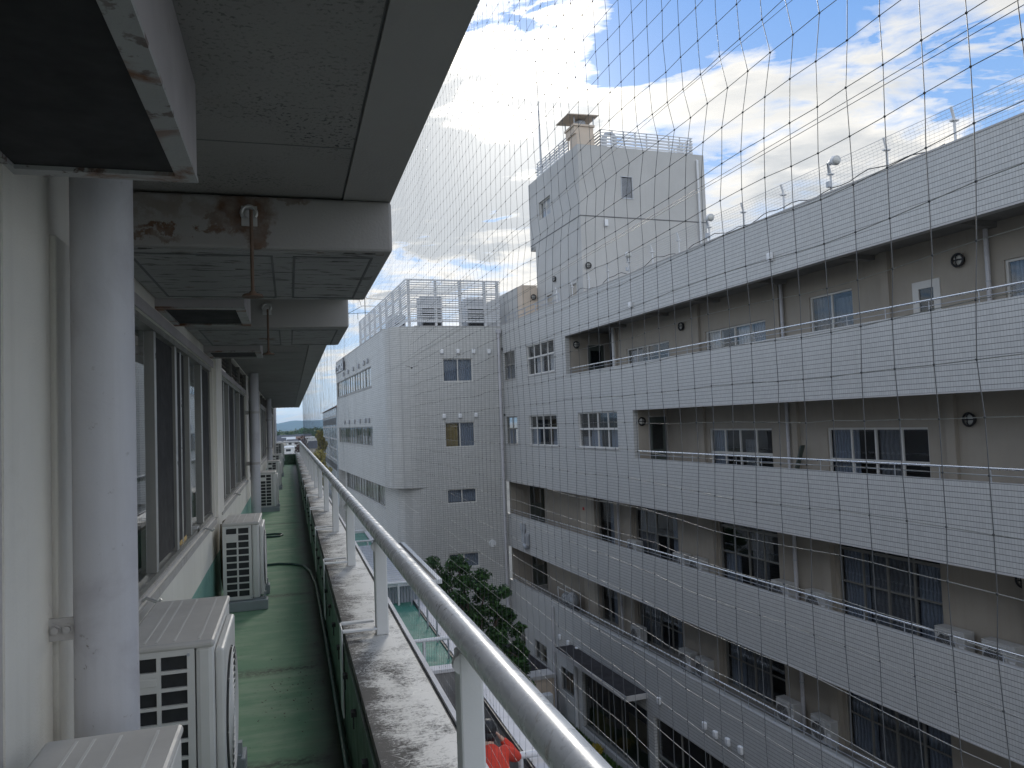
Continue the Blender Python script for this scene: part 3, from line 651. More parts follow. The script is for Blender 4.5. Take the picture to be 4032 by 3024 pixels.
solo('unit_stand', MB().box(-.62, -.26, 34.4, 34.56, -1.6, -1.352).box(-.62, -.26, 35.02, 35.18, -1.6, -1.352), M['plinth'], "grey block stand under the farthest outdoor unit", 'stand', (-.44, 34.8, -1.6))
solo('lagged_pipe', MB().tube([(-.69, 8.5, -.98), (-.63, 8.45, -.94), (-.585, 8.4, -.97), (-.57, 8.36, -1.1), (-.56, 8.32, -1.3), (-.53, 8.25, -1.45), (-.50, 8.16, -1.5)], [.05, .055, .055, .05, .04, .034, .03], 12)
     .tube([(-.69, 8.2, -.92), (-.66, 8.15, -1.1), (-.655, 8.15, -1.35), (-.64, 8.2, -1.56)], .03, 10), M['lag'], "brown lagged refrigerant pipes leaving the wall behind an outdoor unit", 'pipe', (-.62, 8.4, -1.6))
solo('water_hose', MB().tube([(-.33, 9.60, -1.585), (-.15, 9.62, -1.585), (0, 9.52, -1.585), (.12, 9.35, -1.585), (.19, 8.9, -1.58), (.225, 8.1, -1.57), (.228, 7, -1.57), (.226, 5.5, -1.565), (.222, 4., -1.56), (.215, 2.5, -1.56), (.21, 1, -1.56)], .014, 8)
     , M['hose'], "dark green hose crossing the floor into the parapet gutter", 'hose', (0, 9.5, -1.6))
solo('hose_loop', MB().tube([(-.42, 12.37, -1.585), (-.25, 12.4, -1.585), (-.15, 12.33, -1.585), (-.135, 12.22, -1.585), (-.18, 12.12, -1.585), (-.28, 12.09, -1.585), (-.42, 12.1, -1.585)], .014, 8), M['hose'], "closed bend of green hose on the floor farther along", 'hose', (-.3, 12.2, -1.6))

# ================================================================== the hospital block across the court (askew frame B)
XF, XR, YE, GZ = 14.0, 15.5, 41.15, -13.9
hos = thing('hospital_wing', "white tiled hospital wing with long open balconies facing the court", 'building', (XF, 22., GZ), 'B')
Y0 = 2.0
W4 = [(38.99, 40.81, 2.28, 3.83), (33.5, 37.15, 2.29, 3.83)]
W3 = [(38.97, 40.78, -1.285, .24), (33.48, 37.17, -1.265, .24), (27.3, 31.05, -1.255, .25)]
part('facade', MB().wall('x', XF, .20, Y0, YE, -3.325, 5.40, W4 + W3 + [(Y0 - 1, 32.13, 2.02, 3.80), (Y0 - 1, 26.0, -1.58, .275)]), M['tile'], hos)
part('balcony_parapet', MB().box(XF, XF + .2, Y0, YE, -6.92, -5.14), M['tile'], hos)
G1 = [(25.9, 31.75, -13.55, -10.93), (17.0, 25.45, -13.75, -10.93), (8.0, 16.4, -13.75, -10.93), (32.55, 34.15, -12.7, -11.6), (35.9, 37.55, -12.15, -11.2), (38.95, 40.65, -12.05, -11.2)]
part('ground_wall', MB().wall('x', XF, .25, Y0, YE, GZ - .3, -8.79, G1), M['tile'], hos)
part('kerb_trim', MB().box(XF - .012, XF + .21, Y0, 32.13, 3.765, 3.80).box(XF - .012, XF + .21, Y0, 26., .235, .27).box(XF - .012, XF + .21, Y0, YE - .02, -3.36, -3.326).box(XF - .012, XF + .21, Y0, YE - .02, -6.955, -6.921)
     .box(XF - .015, XF + .215, Y0, YE, 5.401, 5.44), M['trim'], hos)
part('plinth', MB().box(XF - .10, XF - .001, 17., 31.75, GZ, -13.56), M['trim'], hos)
fl = MB()
for zc, zf, y1 in ((3.93, None, 32.13), (.40, 1.17, 26.0), (-3.20, -2.43, YE), (-6.80, -5.85, YE), (-10.7, -9.35, YE)):
    pass
fl.box(XF + .201, 24., Y0, YE - .01, 3.92, 4.75).box(XF + .201, 24., Y0, YE - .01, .40, 1.17).box(XF + .201, 24., Y0, YE - .01, -3.20, -2.43).box(XF + .201, 24., Y0, YE - .01, -6.80, -5.85).box(XF + .251, 24., Y0, YE - .01, -10.75, -9.35)
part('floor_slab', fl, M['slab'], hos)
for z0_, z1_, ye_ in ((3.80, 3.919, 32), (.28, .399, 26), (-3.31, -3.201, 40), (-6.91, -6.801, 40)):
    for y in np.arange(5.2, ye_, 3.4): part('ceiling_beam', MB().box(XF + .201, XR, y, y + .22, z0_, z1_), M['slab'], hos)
R4 = [(25.65, 29.1, 1.9, 2.86), (19.9, 23.2, 1.9, 2.88), (16.25, 17.9, 2.0, 3.23), (9.0, 11.9, 1.9, 3.05), (13.5, 14.28, 1.18, 2.98)]
R3 = [(19.87, 23.25, -2.0, -.53), (14.1, 17.48, -2.0, -.52), (7.6, 11.0, -2.0, -.52)]
R2 = [(30.95, 32.6, -5.75, -3.5), (25.65, 29.0, -5.75, -3.5), (19.85, 22.95, -5.75, -3.5), (14.0, 17.33, -5.75, -3.5), (8.0, 11.4, -5.75, -3.5)]
R1 = [(a, b, c - 3.5, d - 3.55) for a, b, c, d in R2]
for zs_, hh, ye in (((1.171, 3.919), R4, 30.2), ((-2.429, .399), R3, 26.0), ((-5.849, -3.201), R2, 39.2), ((-9.349, -6.801), R1, 39.2)):
    part('balcony_wall', MB().wall('x', XR, .15, Y0, ye, zs_[0], zs_[1], hh), M['beige'], hos)
# end walls with their doors facing along the balconies
for y, x1, z0, z1, dx0, dx1, dt, ret in ((32.13, 17.0, 1.171, 3.919, 15.12, 15.95, 3.35, 30.2), (26.0, 15.65, -2.429, .399, 14.68, 15.42, -.05, None), (YE, 17.2, -5.849, -3.201, 15.38, 16.25, -3.62, 39.2), (YE, 17.2, -9.349, -6.801, 15.38, 16.25, -7.25, 39.2)):
    part('end_wall', MB().wall('y', y - .006, .12, XF + .202, x1, z0, z1, [(dx0, dx1, z0 - .1, dt)]), M['beige'], hos)
    d = part('balcony_door', MB().box(dx0, dx1, y + .03, y + .07, z0, dt), M['door_green'], hos)
    part('door_frame', MB().box(dx0 - .04, dx0, y - .02, y + .03, z0, dt + .04).box(dx1, dx1 + .04, y - .02, y + .03, z0, dt + .04).box(dx0 - .04, dx1 + .04, y - .02, y + .03, dt, dt + .04), M['sill'], hos).parent = d
    part('pane', MB().box(dx0 + .15, dx1 - .15, y + .024, y + .03, z0 + 1.15, dt - .25), M['glass_dark'], hos).parent = d
    if ret: part('alcove_wall', MB().box(XR + .151, x1, ret - .12, ret, z0, z1), M['beige'], hos)
for z0, z1, ys_, w_, d_ in ((1.171, 3.919, (19.25, 15.05, 30.0, 23.6), .13, .11), (-2.429, .399, (18.7, 23.55, 13.4), .12, .11), (-5.849, -3.201, (23.25, 29.25, 17.62, 32.8, 11.7), .16, .16), (-9.349, -6.801, (23.25, 29.25, 17.62, 32.8, 11.7), .16, .16)):
    for y in ys_: part('wall_pier', MB().box(XR - d_, XR - .002, y - w_, y + w_, z0, z1), M['beige'], hos)
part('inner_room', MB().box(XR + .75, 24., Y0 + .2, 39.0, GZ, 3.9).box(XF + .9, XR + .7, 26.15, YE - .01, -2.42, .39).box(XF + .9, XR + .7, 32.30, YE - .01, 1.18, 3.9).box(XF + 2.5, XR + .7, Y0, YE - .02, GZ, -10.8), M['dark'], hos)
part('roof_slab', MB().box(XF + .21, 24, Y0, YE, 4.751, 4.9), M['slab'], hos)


def window(parent, axis, at, u0, u1, z0, z1, n=2, frame='alu', transom=None, curtains=(), mid=None, depth=.05, sgn=1, back='curtain', lamp=False, glass='glass'):
    """sliding window set in an opening: frame > pane, curtains hung inside"""
    P = (lambda m, a, b, d0, d1, c, e: m.box(at + sgn * d0, at + sgn * d1, a, b, c, e)) if axis == 'x' else (lambda m, a, b, d0, d1, c, e: m.box(a, b, at + sgn * d0, at + sgn * d1, c, e))
    f = MB(); w = .055; d0, d1 = depth, depth + .06
    P(f, u0, u1, d0, d1, z1 - w, z1); P(f, u0, u1, d0 - .03, d1, z0, z0 + w)
    P(f, u0, u0 + w, d0, d1, z0 + w, z1 - w); P(f, u1 - w, u1, d0, d1, z0 + w, z1 - w)
    zt = transom if transom else z1 - w
    for k in range(1, n):
        u = u0 + (u1 - u0) * k / n; P(f, u - .028, u + .028, d0 + .012 * (k % 2), d1 - .004, z0 + w, z1 - w)
    if transom: P(f, u0 + w, u1 - w, d0 - .006, d1 - .008, transom - .04, transom + .04)
    if mid: P(f, u0 + w, u1 - w, d0 + .018, d1 - .01, mid - .022, mid + .022)
    fo = part('window', f, M[frame], parent)
    pq = (lambda d: [(at + sgn * d, u0, z0), (at + sgn * d, u1, z0), (at + sgn * d, u1, z1), (at + sgn * d, u0, z1)]) if axis == 'x' else (lambda d: [(u0, at + sgn * d, z0), (u1, at + sgn * d, z0), (u1, at + sgn * d, z1), (u0, at + sgn * d, z1)])
    part('pane', MB().quad(*pq(d0 + .032)), M[glass], parent).parent = fo
    by = {}
    for a, b, zb, zc, mat in curtains: by.setdefault(mat, []).append((a, b, zb, zc))
    for mat, L in by.items():
        c = MB()
        for a, b, zb, zc in L:
            ua, ub = u0 + (u1 - u0) * a, u0 + (u1 - u0) * b
            P(c, ua, ub, d1 + .10, d1 + .13, z0 + (z1 - z0) * zb, z0 + (z1 - z0) * zc)
        part('blind' if mat == 'blind' else 'curtain', c, M[mat], parent).parent = fo
    return fo
# windows straight in the tiled face
window(hos, 'x', XF, *W4[0], 2, 'alu', 3.1, [(0, 1, 0, .52, 'blind')])
window(hos, 'x', XF, *W4[1], 4, 'white_frame', 3.17, [(0, .26, 0, .56, 'curtain_w'), (.5, .75, 0, .56, 'curtain_w')])
window(hos, 'x', XF, *W3[0], 2, 'alu', -.42, [(.5, 1, 0, .55, 'curtain')])
window(hos, 'x', XF, *W3[1], 4, 'white_frame', -.40, [(0, .26, 0, .56, 'curtain'), (.74, 1, 0, .56, 'curtain')])
window(hos, 'x', XF, *W3[2], 4, 'white_frame', -.46, [(0, .25, 0, .52, 'curtain'), (.5, .75, 0, .52, 'curtain'), (.75, 1, 0, .3, 'blind')])
sl = MB()
for a, b, c, d in W4 + W3: sl.box(XF - .03, XF + .10, a - .04, b + .04, c - .05, c - .001)
part('window_sill', sl, M['trim'], hos)
for a, b in ((35.75, 3.35), (34.1, 3.42), (36.6, 3.4)):
    l = part('ceiling_tube', MB().box(15.3, 15.36, a - .35, a + .35, b, b + .04), M['white_cap'], hos)
# windows on the balconies
window(hos, 'x', XR, *R4[0], 4, 'white_frame', None, [(.72, 1, 0, .9, 'curtain_w')])
window(hos, 'x', XR, *R4[1], 4, 'white_frame', None, [(0, .24, 0, 1, 'curtain'), (.27, .5, 0, 1, 'curtain_w'), (.77, 1, 0, 1, 'curtain_w')])
window(hos, 'x', XR, *R4[2], 2, 'white_frame', None, [(0, .5, 0, .86, 'blind'), (.55, .95, 0, 1, 'blind')])
window(hos, 'x', XR, *R4[3], 4, 'white_frame', None, [(.5, 1, 0, 1, 'curtain')])
d = part('white_door', MB().wall('x', XR - .03, .05, 13.5, 14.28, 1.18, 2.98, [(13.68, 14.1, 2.05, 2.80)]), M['white_frame'], hos)
part('pane', MB().quad((XR, 13.68, 2.05), (XR, 14.1, 2.05), (XR, 14.1, 2.8), (XR, 13.68, 2.8)), M['glass_dark'], hos).parent = d
window(hos, 'x', XR, *R3[0], 4, 'white_frame', -1.35, [(.78, 1, 0, 1, 'curtain'), (.3, .48, .1, .75, 'blind')])
window(hos, 'x', XR, *R3[1], 4, 'white_frame', -1.40, [(.72, 1, 0, 1, 'curtain'), (0, .06, 0, 1, 'curtain_w'), (.3, .5, 0, 1, 'blind')])
window(hos, 'x', XR, *R3[2], 4, 'white_frame', -1.40, [(.1, .9, 0, 1, 'curtain')])
for R_, o_ in ((R2, 0.), (R1, -3.55)):
    window(hos, 'x', XR, *R_[0], 2, 'alu', -3.82 + o_, [(0, .45, 0, .82, 'curtain')], None)
    window(hos, 'x', XR, *R_[1], 4, 'alu', -3.85 + o_, [(.55, 1, 0, .82, 'blind'), (0, .2, 0, .8, 'curtain')], -4.72 + o_)
    window(hos, 'x', XR, *R_[2], 4, 'alu', -3.85 + o_, [(.72, .98, 0, .42, 'curtain'), (.25, .5, 0, .8, 'blind')] if o_ == 0 else [(.72, .98, 0, .8, 'curtain'), (.3, .7, 0, .8, 'blind')], -4.72 + o_)
    window(hos, 'x', XR, *R_[3], 4, 'alu', -3.82 + o_, [(.74, 1, 0, .84, 'curtain'), (0, .25, 0, .84, 'curtain'), (.27, .72, 0, .84, 'blind')], -4.72 + o_)
    window(hos, 'x', XR, *R_[4], 4, 'alu', -3.82 + o_, [(0, 1, 0, .84, 'curtain')], -4.72 + o_)
db = part('flush_door', MB().box(XR - .018, XR - .001, 32.95, 34.5, -5.84, -3.75), M['door_beige'], hos)
part('red_notice', MB().box(XR - .024, XR - .0185, 34.02, 34.22, -4.42, -4.28), M['redsign'], hos).parent = db
part('flush_door', MB().box(XR - .018, XR - .001, 33.0, 34.4, -9.34, -7.4), M['door_beige'], hos)
# shop-front glazing of the ground floor
for i, (a, b, c, dd) in enumerate(G1[:3]):
    window(hos, 'x', XF, a, b, c, dd, 5, 'alu', -12.35 if i else None, [(.6, .9, 0, .35, 'ochre'), (.1, .35, .3, .7, 'ochre')], depth=.12, glass='glass_dark')
for (a, b, c, dd) in G1[3:]: window(hos, 'x', XF, a, b, c, dd, 2, 'alu', None, [(.1, .6, 0, .6, 'ochre')], depth=.08, glass='glass_dark')
can = part('entrance_canopy', MB().box(13.13, XF - .003, 25.85, 32.7, -10.40, -10.25), M['moss'], hos)
part('canopy_fascia', MB().box(13.10, 13.129, 25.82, 32.7, -10.44, -10.245).box(13.10, XF - .003, 25.82, 25.849, -10.44, -10.245), M['trim'], hos).parent = can
# balcony handrails
for z, zt, y1 in ((2.02, 2.28, 31.95), (-1.58, -1.30, 25.85), (-5.14, -4.89, 40.9), (-8.79, -8.46, 40.9)):
    h = part('handrail', MB().cyl((XF + .10, Y0, zt), 'y', .026, y1 - Y0, 10), M['steel'], hos)
    b = MB().cyl((XF + .10, Y0, (z + zt) / 2), 'y', .009, y1 - Y0 - .1, 6)
    for y in np.arange(3, y1, 1.2): b.cyl((XF + .10, y, z), 'z', .011, zt - z, 6)
    part('rail_upright', b, M['galv'], hos).parent = h
# downpipes
for x, y, z0, z1, r in ((XR - .10, 18.98, 1.171, 3.9, .05), (XR - .12, 30.05, 1.171, 3.9, .07), (XR - .1, 19.0, -2.42, .39, .05), (XR - .12, 18.95, -5.84, -3.21, .06), (XR - .12, 18.95, -9.34, -6.81, .06), (XR - .12, 30.3, -5.84, -3.21, .05), (XR - .12, 30.3, -9.34, -6.81, .05), (XF - .09, 34.75, GZ, -8.95, .05), (XF - .06, 32.35, GZ, -10.5, .075), (XR - .1, 12.2, 1.171, 3.9, .05)):
    p = part('downpipe', MB().cyl((x, y, z0), 'z', r, z1 - z0, 12), M['pipe'] if r < .07 else M['white_metal'], hos)
    part('pipe_clip', MB().cyl((x, y, (z0 + z1) / 2 + .1), 'z', r + .012, .03, 12), M['galv'], hos).parent = p
# vent caps
def cap(mb, y, z, x=XF, s=1.):
    mb.box(x - .12 * s, x - .001, y - .09 * s, y + .09 * s, z - .10 * s, z + .10 * s, .03).box(x - .10 * s, x - .002, y - .07 * s, y + .07 * s, z - .13 * s, z - .10 * s)
for y, z in ((34.05, -10.22), (33.05, -10.25), (32.1, -10.3), (24.9, -10.2), (22.0, -10.05), (21.4, -10.12), (20.75, -10.1), (20.1, -10.1), (17.55, 4.30), (25.7, 4.22), (18.7, -10.35)):
    c = MB(); cap(c, y, z); part('vent_cap', c, M['white_cap'], hos)
fl = MB().tube([(XF - .10, 38.4, -5.45), (XF - .10, 38.4, -6.4), (XF - .10, 38.3, -6.58), (XF - .10, 38.05, -6.62), (XF - .10, 37.85, -6.55), (XF - .10, 37.8, -6.4), (XF - .10, 37.8, -5.95)], .11, 12)
fl.cyl((XF - .10, 38.4, -5.75), 'z', .17, .36, 14).cyl((XF - .10, 37.8, -6.0), 'z', .14, .12, 14)
part('flue_pipe', fl, M['galv'], hos)
# conduit stub on the tiled end
part('conduit', MB().cyl((XF - .05, 40.9, .3), 'z', .04, .12, 8).cyl((XF - .05, 40.92, 3.98), 'z', .04, .16, 8), M['black'], hos)

# ---------------- far block with the rounded corner
fb = thing('rounded_block', "grey tiled block with a rounded corner and louvred plant screen on its roof", 'building', (11., YE, GZ), 'B')
def shell(x0, z0, z1, holes_f, holes_l, r=1.5, far=65.):
    part('front_wall', MB().wall('y', YE + .005, .2, x0 + r, XF - .001, z0, z1, holes_f), M['tile_far'], fb)
    part('side_wall', MB().wall('x', x0, .2, YE + r, far, z0, z1, holes_l), M['tile_far'], fb)
    c = MB(); a = np.linspace(0, PI / 2, 17)
    ring = [(x0 + r - r * math.cos(k), YE + .005 + r - r * math.sin(k)) for k in a]
    vs = [(x, y, z) for z in (z0, z1) for x, y in ring]; n = len(ring)
    c.add(vs, [(i, i + 1, n + i + 1, n + i) for i in range(n - 1)], True); part('corner_wall', c, M['tile_far'], fb)
    return ring
FW = [(10.54, 12.26, 2.29, 3.59), (10.55, 12.27, -1.33, .06)]; FL = [(47.1, 64.6, 2.45, 3.66), (47.0, 64.1, -1.21, -.02)]
ring = shell(7.54, -3.42, 5.36, FW, FL)
LW = [(10.56, 12.25, -4.41, -3.62), (10.54, 12.28, -7.93, -7.13)]; LL = [(46.3, 63.9, -4.85, -3.62)]
ring2 = shell(8.05, GZ, -3.42, LW, LL)
part('soffit', MB().prism(ring + [(XF - .01, YE + .02), (XF - .01, 64.9), (7.6, 64.9)], -3.44, -3.421), M['slab'], fb)
part('roof', MB().prism([(7.75, 42.9), (9.2, 41.4), (XF, 41.4), (XF + 8, 42), (XF + 8, 64.8), (7.75, 64.8)], 4.9, 5.1), M['slab'], fb)
part('back_wall', MB().box(7.541, 22, 65.001, 65.2, GZ, 5.36), M['tile_far'], fb)
part('roof_coping', MB().wall('y', YE - .012, .25, 9.04, XF - .02, 5.361, 5.40).wall('x', 7.525, .25, YE + 1.5, 65, 5.361, 5.40), M['trim'], fb)
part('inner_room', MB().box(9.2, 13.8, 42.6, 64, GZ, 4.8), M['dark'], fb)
window(fb, 'y', YE + .005, *FW[0], 2, 'white_frame', None, [(0, 1, 0, 1, 'curtain')])
window(fb, 'y', YE + .005, *FW[1], 2, 'white_frame', None, [(0, .45, 0, 1, 'ochre'), (.5, 1, 0, 1, 'curtain')])
window(fb, 'y', YE + .005, *LW[0], 2, 'white_frame', None, [(0, 1, .1, 1, 'curtain')]); window(fb, 'y', YE + .005, *LW[1], 2, 'white_frame', None, [(0, 1, 0, 1, 'curtain')])
for (a, b, c, d), x in ((FL[0], 7.54), (FL[1], 7.54), (LL[0], 8.05)):
    window(fb, 'x', x, a, b, c, d, 14, 'alu', None, [(k / 14 + .01, k / 14 + .062, 0, 1, 'curtain_w') for k in (0, 1, 3, 4, 7, 8, 9, 12, 13)])
    part('window_hood', MB().box(x - .04, x, a - .1, b + .1, c - .08, c - .03), M['trim'], fb)
for x, z in ((10.5, 3.97), (11.42, 3.97), (12.33, 3.96), (13.24, 3.95), (10.52, .39), (11.43, .38), (12.33, .40)):
    part('vent_cap', MB().box(x - .10, x + .10, YE - .11, YE + .004, z - .13, z + .13, .06), M['white_cap'], fb)
for z in (4.07, .37):
    for y in (48.1, 49.6, 52.0, 54.6, 57.4, 60.0): part('vent_cap', MB().box(7.43, 7.539, y - .13, y + .13, z - .16, z + .16, .04), M['galv'], fb)
part('downpipe', MB().cyl((13.80, YE - .10, GZ), 'z', .085, 18.9, 14).box(13.68, 13.92, YE - .2, YE + .003, 4.98, 5.2), M['pipe'], fb)
part('round_vent', MB().cyl((13.04, YE - .06, -6.75), 'y', .20, .065, 18), M['white_cap'], fb)
sg = part('sign_panel', MB().box(7.46, 7.539, 59.6, 64.9, 4.42, 5.05), M['sign_bg'], fb)
lt = MB().box(7.40, 7.459, 59.3, 59.6, 4.35, 5.32)
for y, z, a, b in ((60.4, 4.5, .9, .08), (60.6, 4.75, .12, .25), (61.7, 4.6, .12, .35), (62.0, 4.85, .8, .07), (62.6, 4.45, .12, .45), (63.2, 4.6, .7, .08), (63.5, 4.75, .8, .08), (64.1, 4.45, .12, .5), (64.5, 4.5, .12, .3)):
    lt.box(7.44, 7.459, y, y + a, z, z + b)
part('sign_letters', lt, M['sign'], fb).parent = sg
# louvred screen and the plant behind it
ls = thing('louvre_screen', "pale three-tier louvre screen round the plant on the rounded block's roof", 'screen', (11.8, 43., 5.1), 'B')
sx, sy = 9.0, 43.0
for k in range(19):
    z = 5.86 + k * .132; big = k in (0, 6, 12, 18)
    if z > 8.3: break
    part('slat', MB().box(sx, 14.62, sy - .02, sy + .02, z, z + (.10 if big else .058)).box(sx - .02, sx + .02, sy + .021, 61.5, z, z + (.10 if big else .058)), M['white_metal'], ls)
for x in (9.16, 10.74, 12.2, 13.71, 14.5): part('post', MB().box(x - .07, x + .07, sy + .03, sy + .17, 5.1, 8.28), M['white_metal'], ls)
for y in np.linspace(45.2, 61.4, 8): part('post', MB().box(sx + .03, sx + .17, y - .07, y + .07, 5.1, 8.28), M['white_metal'], ls)
for (x0, x1, y0, z1, lab) in ((10.1, 11.4, 44.2, 7.55, "grey condenser cabinet behind the louvre screen, towards the rounded corner"), (12.9, 14.1, 44.2, 7.5, "grey condenser cabinet behind the louvre screen, towards the white wing"), (9.6, 10.6, 51., 7.4, "small grey cabinet deep behind the louvre screen's long side")):
    t = thing('condenser_unit', lab, 'condenser', ((x0 + x1) / 2, y0 + .5, 5.1), 'B', 'rooftop condensers')
    part('cabinet', MB().box(x0, x1, y0, y0 + 1.1, 5.3, z1, .03).box(x0 + .1, x1 - .1, y0 + .1, y0 + 1., 5.1, 5.3), M['galv'], t)
    g = MB()
    for k in range(5): g.box(x0 + .1, x1 - .1, y0 - .01, y0 - .001, 5.5 + .3 * k, 5.68 + .3 * k)
    part('grille', g, M['ac_dark'], t)
an = thing('roof_antenna', "thin tangled aerial rising behind the louvre screen", 'antenna', (9.6, 62., 5.1), 'B')
part('mast', MB().cyl((9.6, 62, 5.1), 'z', .03, 5.4, 6), M['black'], an)
ar = MB()
for a, b in (((8.2, 62, 9.05), (11.0, 62, 9.25)), ((9.4, 62, 9.7), (11.2, 62, 9.7)), ((8.2, 62, 9.05), (9.4, 62, 9.7)), ((9.3, 62, 9.7), (8.9, 62, 11.2)), ((8.9, 62, 11.2), (9.8, 62, 10.3)), ((9.8, 62, 10.3), (11.3, 62, 10.25)), ((8.25, 62, 9.05), (8.25, 62, 8.2)), ((9.0, 62, 9.1), (9.0, 62, 8.6))): ar.tube([a, b], .018, 5)
part('aerial_arm', ar, M['black'], an)

# ---------------- stair tower on the wing's roof
tw = thing('rooftop_tower', "tall pale stair tower with a corner chimney on the wing's roof", 'building', (19.7, 37.3, 4.9), 'B')
TX0, TX1, TY0, TY1, TZ = 16.05, 23.35, 34.3, 41.25, 13.66
part('wall', MB().wall('y', TY0, .25, TX0, TX1, 4.9, TZ, [(18.42, 19.0, 11.08, 12.15)]).wall('x', TX0, .25, TY0 + .26, 40.46, 4.9, TZ, [(35.1, 35.9, 4.8, 6.83), (38.35, 39.12, 4.8, 6.82), (38.08, 39.75, 11.2, 12.2)])
     .wall('x', TX0, .25, 40.46, TY1, 9.78, TZ).wall('y', 40.45, .2, TX0 + .26, TX1, 4.9, 9.8).box(TX0, TX1, 40.47, TY1, 9.76, 9.95).wall('x', TX1, .25, TY0 + .26, TY1, 4.9, TZ, sgn=-1).wall('y', TY1, .2, TX0 + .26, TX1 - .26, 9.8, TZ, sgn=-1), M['stucco'], tw)
part('roof', MB().box(TX0 + .26, TX1 - .26, TY0 + .26, TY1 - .25, 13.3, 13.5), M['slab'], tw)
part('joint_line', MB().box(TX0 - .004, TX1, TY0 - .006, TY0 - .001, 10.02, 10.08).box(TX0 - .006, TX0 - .001, TY0, TY1, 10.02, 10.08), M['joint'], tw)
lv = MB()
for k in range(18): lv.box(18.45, 18.97, TY0 + .03, TY0 + .06, 11.10 + .058 * k, 11.125 + .058 * k)
lv.box(18.38, 19.04, TY0 - .03, TY0 + .02, 12.15, 12.19).box(18.38, 19.04, TY0 - .03, TY0 + .02, 11.03, 11.08).box(18.38, 18.42, TY0 - .02, TY0 + .03, 11.08, 12.15).box(19.0, 19.04, TY0 - .02, TY0 + .03, 11.08, 12.15)
o = part('louvre_vent', lv, M['galv'], tw); part('vent_dark', MB().box(18.43, 18.99, TY0 + .12, TY0 + .15, 11.09, 12.14), M['dark'], tw).parent = o
window(tw, 'x', TX0, 38.08, 39.75, 11.2, 12.2, 2, 'white_frame', None, [(.0, .48, 0, 1, 'curtain_w'), (.5, 1, 0, 1, 'curtain_w')], depth=.1)
for a, b in ((35.1, 35.9), (38.35, 39.12)): part('door', MB().box(TX0 + .10, TX0 + .14, a, b, 4.9, 6.83), M['door_beige'], tw)
ch = part('chimney', MB().box(TX0 - .005, 17.0, TY0 - .005, 35.2, TZ + .001, 14.24).box(15.98, 17.02, TY0 + .12, 35.5, 14.241, 14.62).box(15.92, 17.08, TY0 + .06, 35.56, 14.621, 14.72), M['beige_light'], tw)
part('chimney_cap', MB().add([(15.55, 34.2, 15.08), (17.25, 34.2, 15.16), (17.25, 35.75, 15.16), (15.55, 35.75, 15.08), (15.55, 34.2, 15.12), (17.25, 34.2, 15.20), (17.25, 35.75, 15.20), (15.55, 35.75, 15.12)], [(0, 1, 2, 3), (4, 5, 6, 7), (0, 1, 5, 4), (1, 2, 6, 5), (2, 3, 7, 6), (3, 0, 4, 7)]), M['beige_light'], tw).parent = ch
lg = MB().cyl((16.5, 34.9, 14.72), 'z', .30, .28, 16)
for x in (15.97, 17.02):
    for y in (34.4, 35.5): lg.cyl((x, y, 14.72), 'z', .03, .40, 8)
part('cap_leg', lg, M['galv'], tw).parent = ch
rl = MB(); rp = MB()
for k, z in enumerate((13.74, 13.90, 14.06, 14.22, 14.40, 14.55)):
    h = .09 if k < 4 else .035
    rl.box(17.4, 22.8, TY0 + .12, TY0 + .16, z, z + h).box(22.76, 22.80, TY0 + .17, 40.2, z, z + h).box(TX0 + .12, TX0 + .16, 35.75, 40.2, z, z + h).box(17.40, 17.44, TY0 + .17, 36.5, z, z + h)
for x in np.linspace(17.45, 22.72, 9): rp.box(x - .025, x + .025, TY0 + .17, TY0 + .22, TZ, 14.58)
for y in np.linspace(35.8, 40.15, 8): rp.box(TX0 + .17, TX0 + .22, y - .025, y + .025, TZ, 14.58).box(22.70, 22.75, y - .025, y + .025, TZ, 14.58)
rr = part('roof_railing', rl, M['white_metal'], tw); part('railing_post', rp, M['white_metal'], tw).parent = rr
part('roof_duct', MB().tube([(18.2, 35.6, 13.5), (18.2, 35.6, 14.62), (18.35, 35.6, 14.82), (18.65, 35.6, 14.85), (18.8, 35.6, 14.7), (18.8, 35.6, 13.5)], .14, 12).box(18.4, 21.2, 36.2, 37.5, 13.5, 14.25), M['galv'], tw)
part('downpipe', MB().tube([(22.88, TY0 - .10, 4.9), (22.88, TY0 - .10, 13.1), (22.9, TY0 - .08, 13.3), (22.9, TY0 + .02, 13.35)], .06, 10), M['white_metal'], tw)
part('junction_box', MB().box(17.33, 17.52, TY0 - .12, TY0 - .001, 9.56, 9.90, .02), M['white_cap'], tw)
part('lightning_rod', MB().tube([(TX0 + .3, 39.9, 13.5), (TX0 + .28, 39.9, 17.6)], .05, 8).tube([(TX0 + .28, 39.9, 17.6), (TX0 + .25, 39.9, 22.3)], [.03, .012], 6), M['galv'], tw)
lp = thing('lift_house', "low cream roof house between the tower and the louvre screen", 'building', (17., 43., 4.9), 'B')
part('wall', MB().box(15.12, 18.6, 40.5 + .8, 47.5, 4.9, 7.68), M['stucco'], lp)
part('front_wall', MB().box(15.121, 16.04, 40.5, 41.299, 4.9, 7.66), M['beige_light'], lp)
part('hatch', MB().box(15.05, 15.119, 44.6, 46.4, 5.2, 5.75), M['galv'], lp)

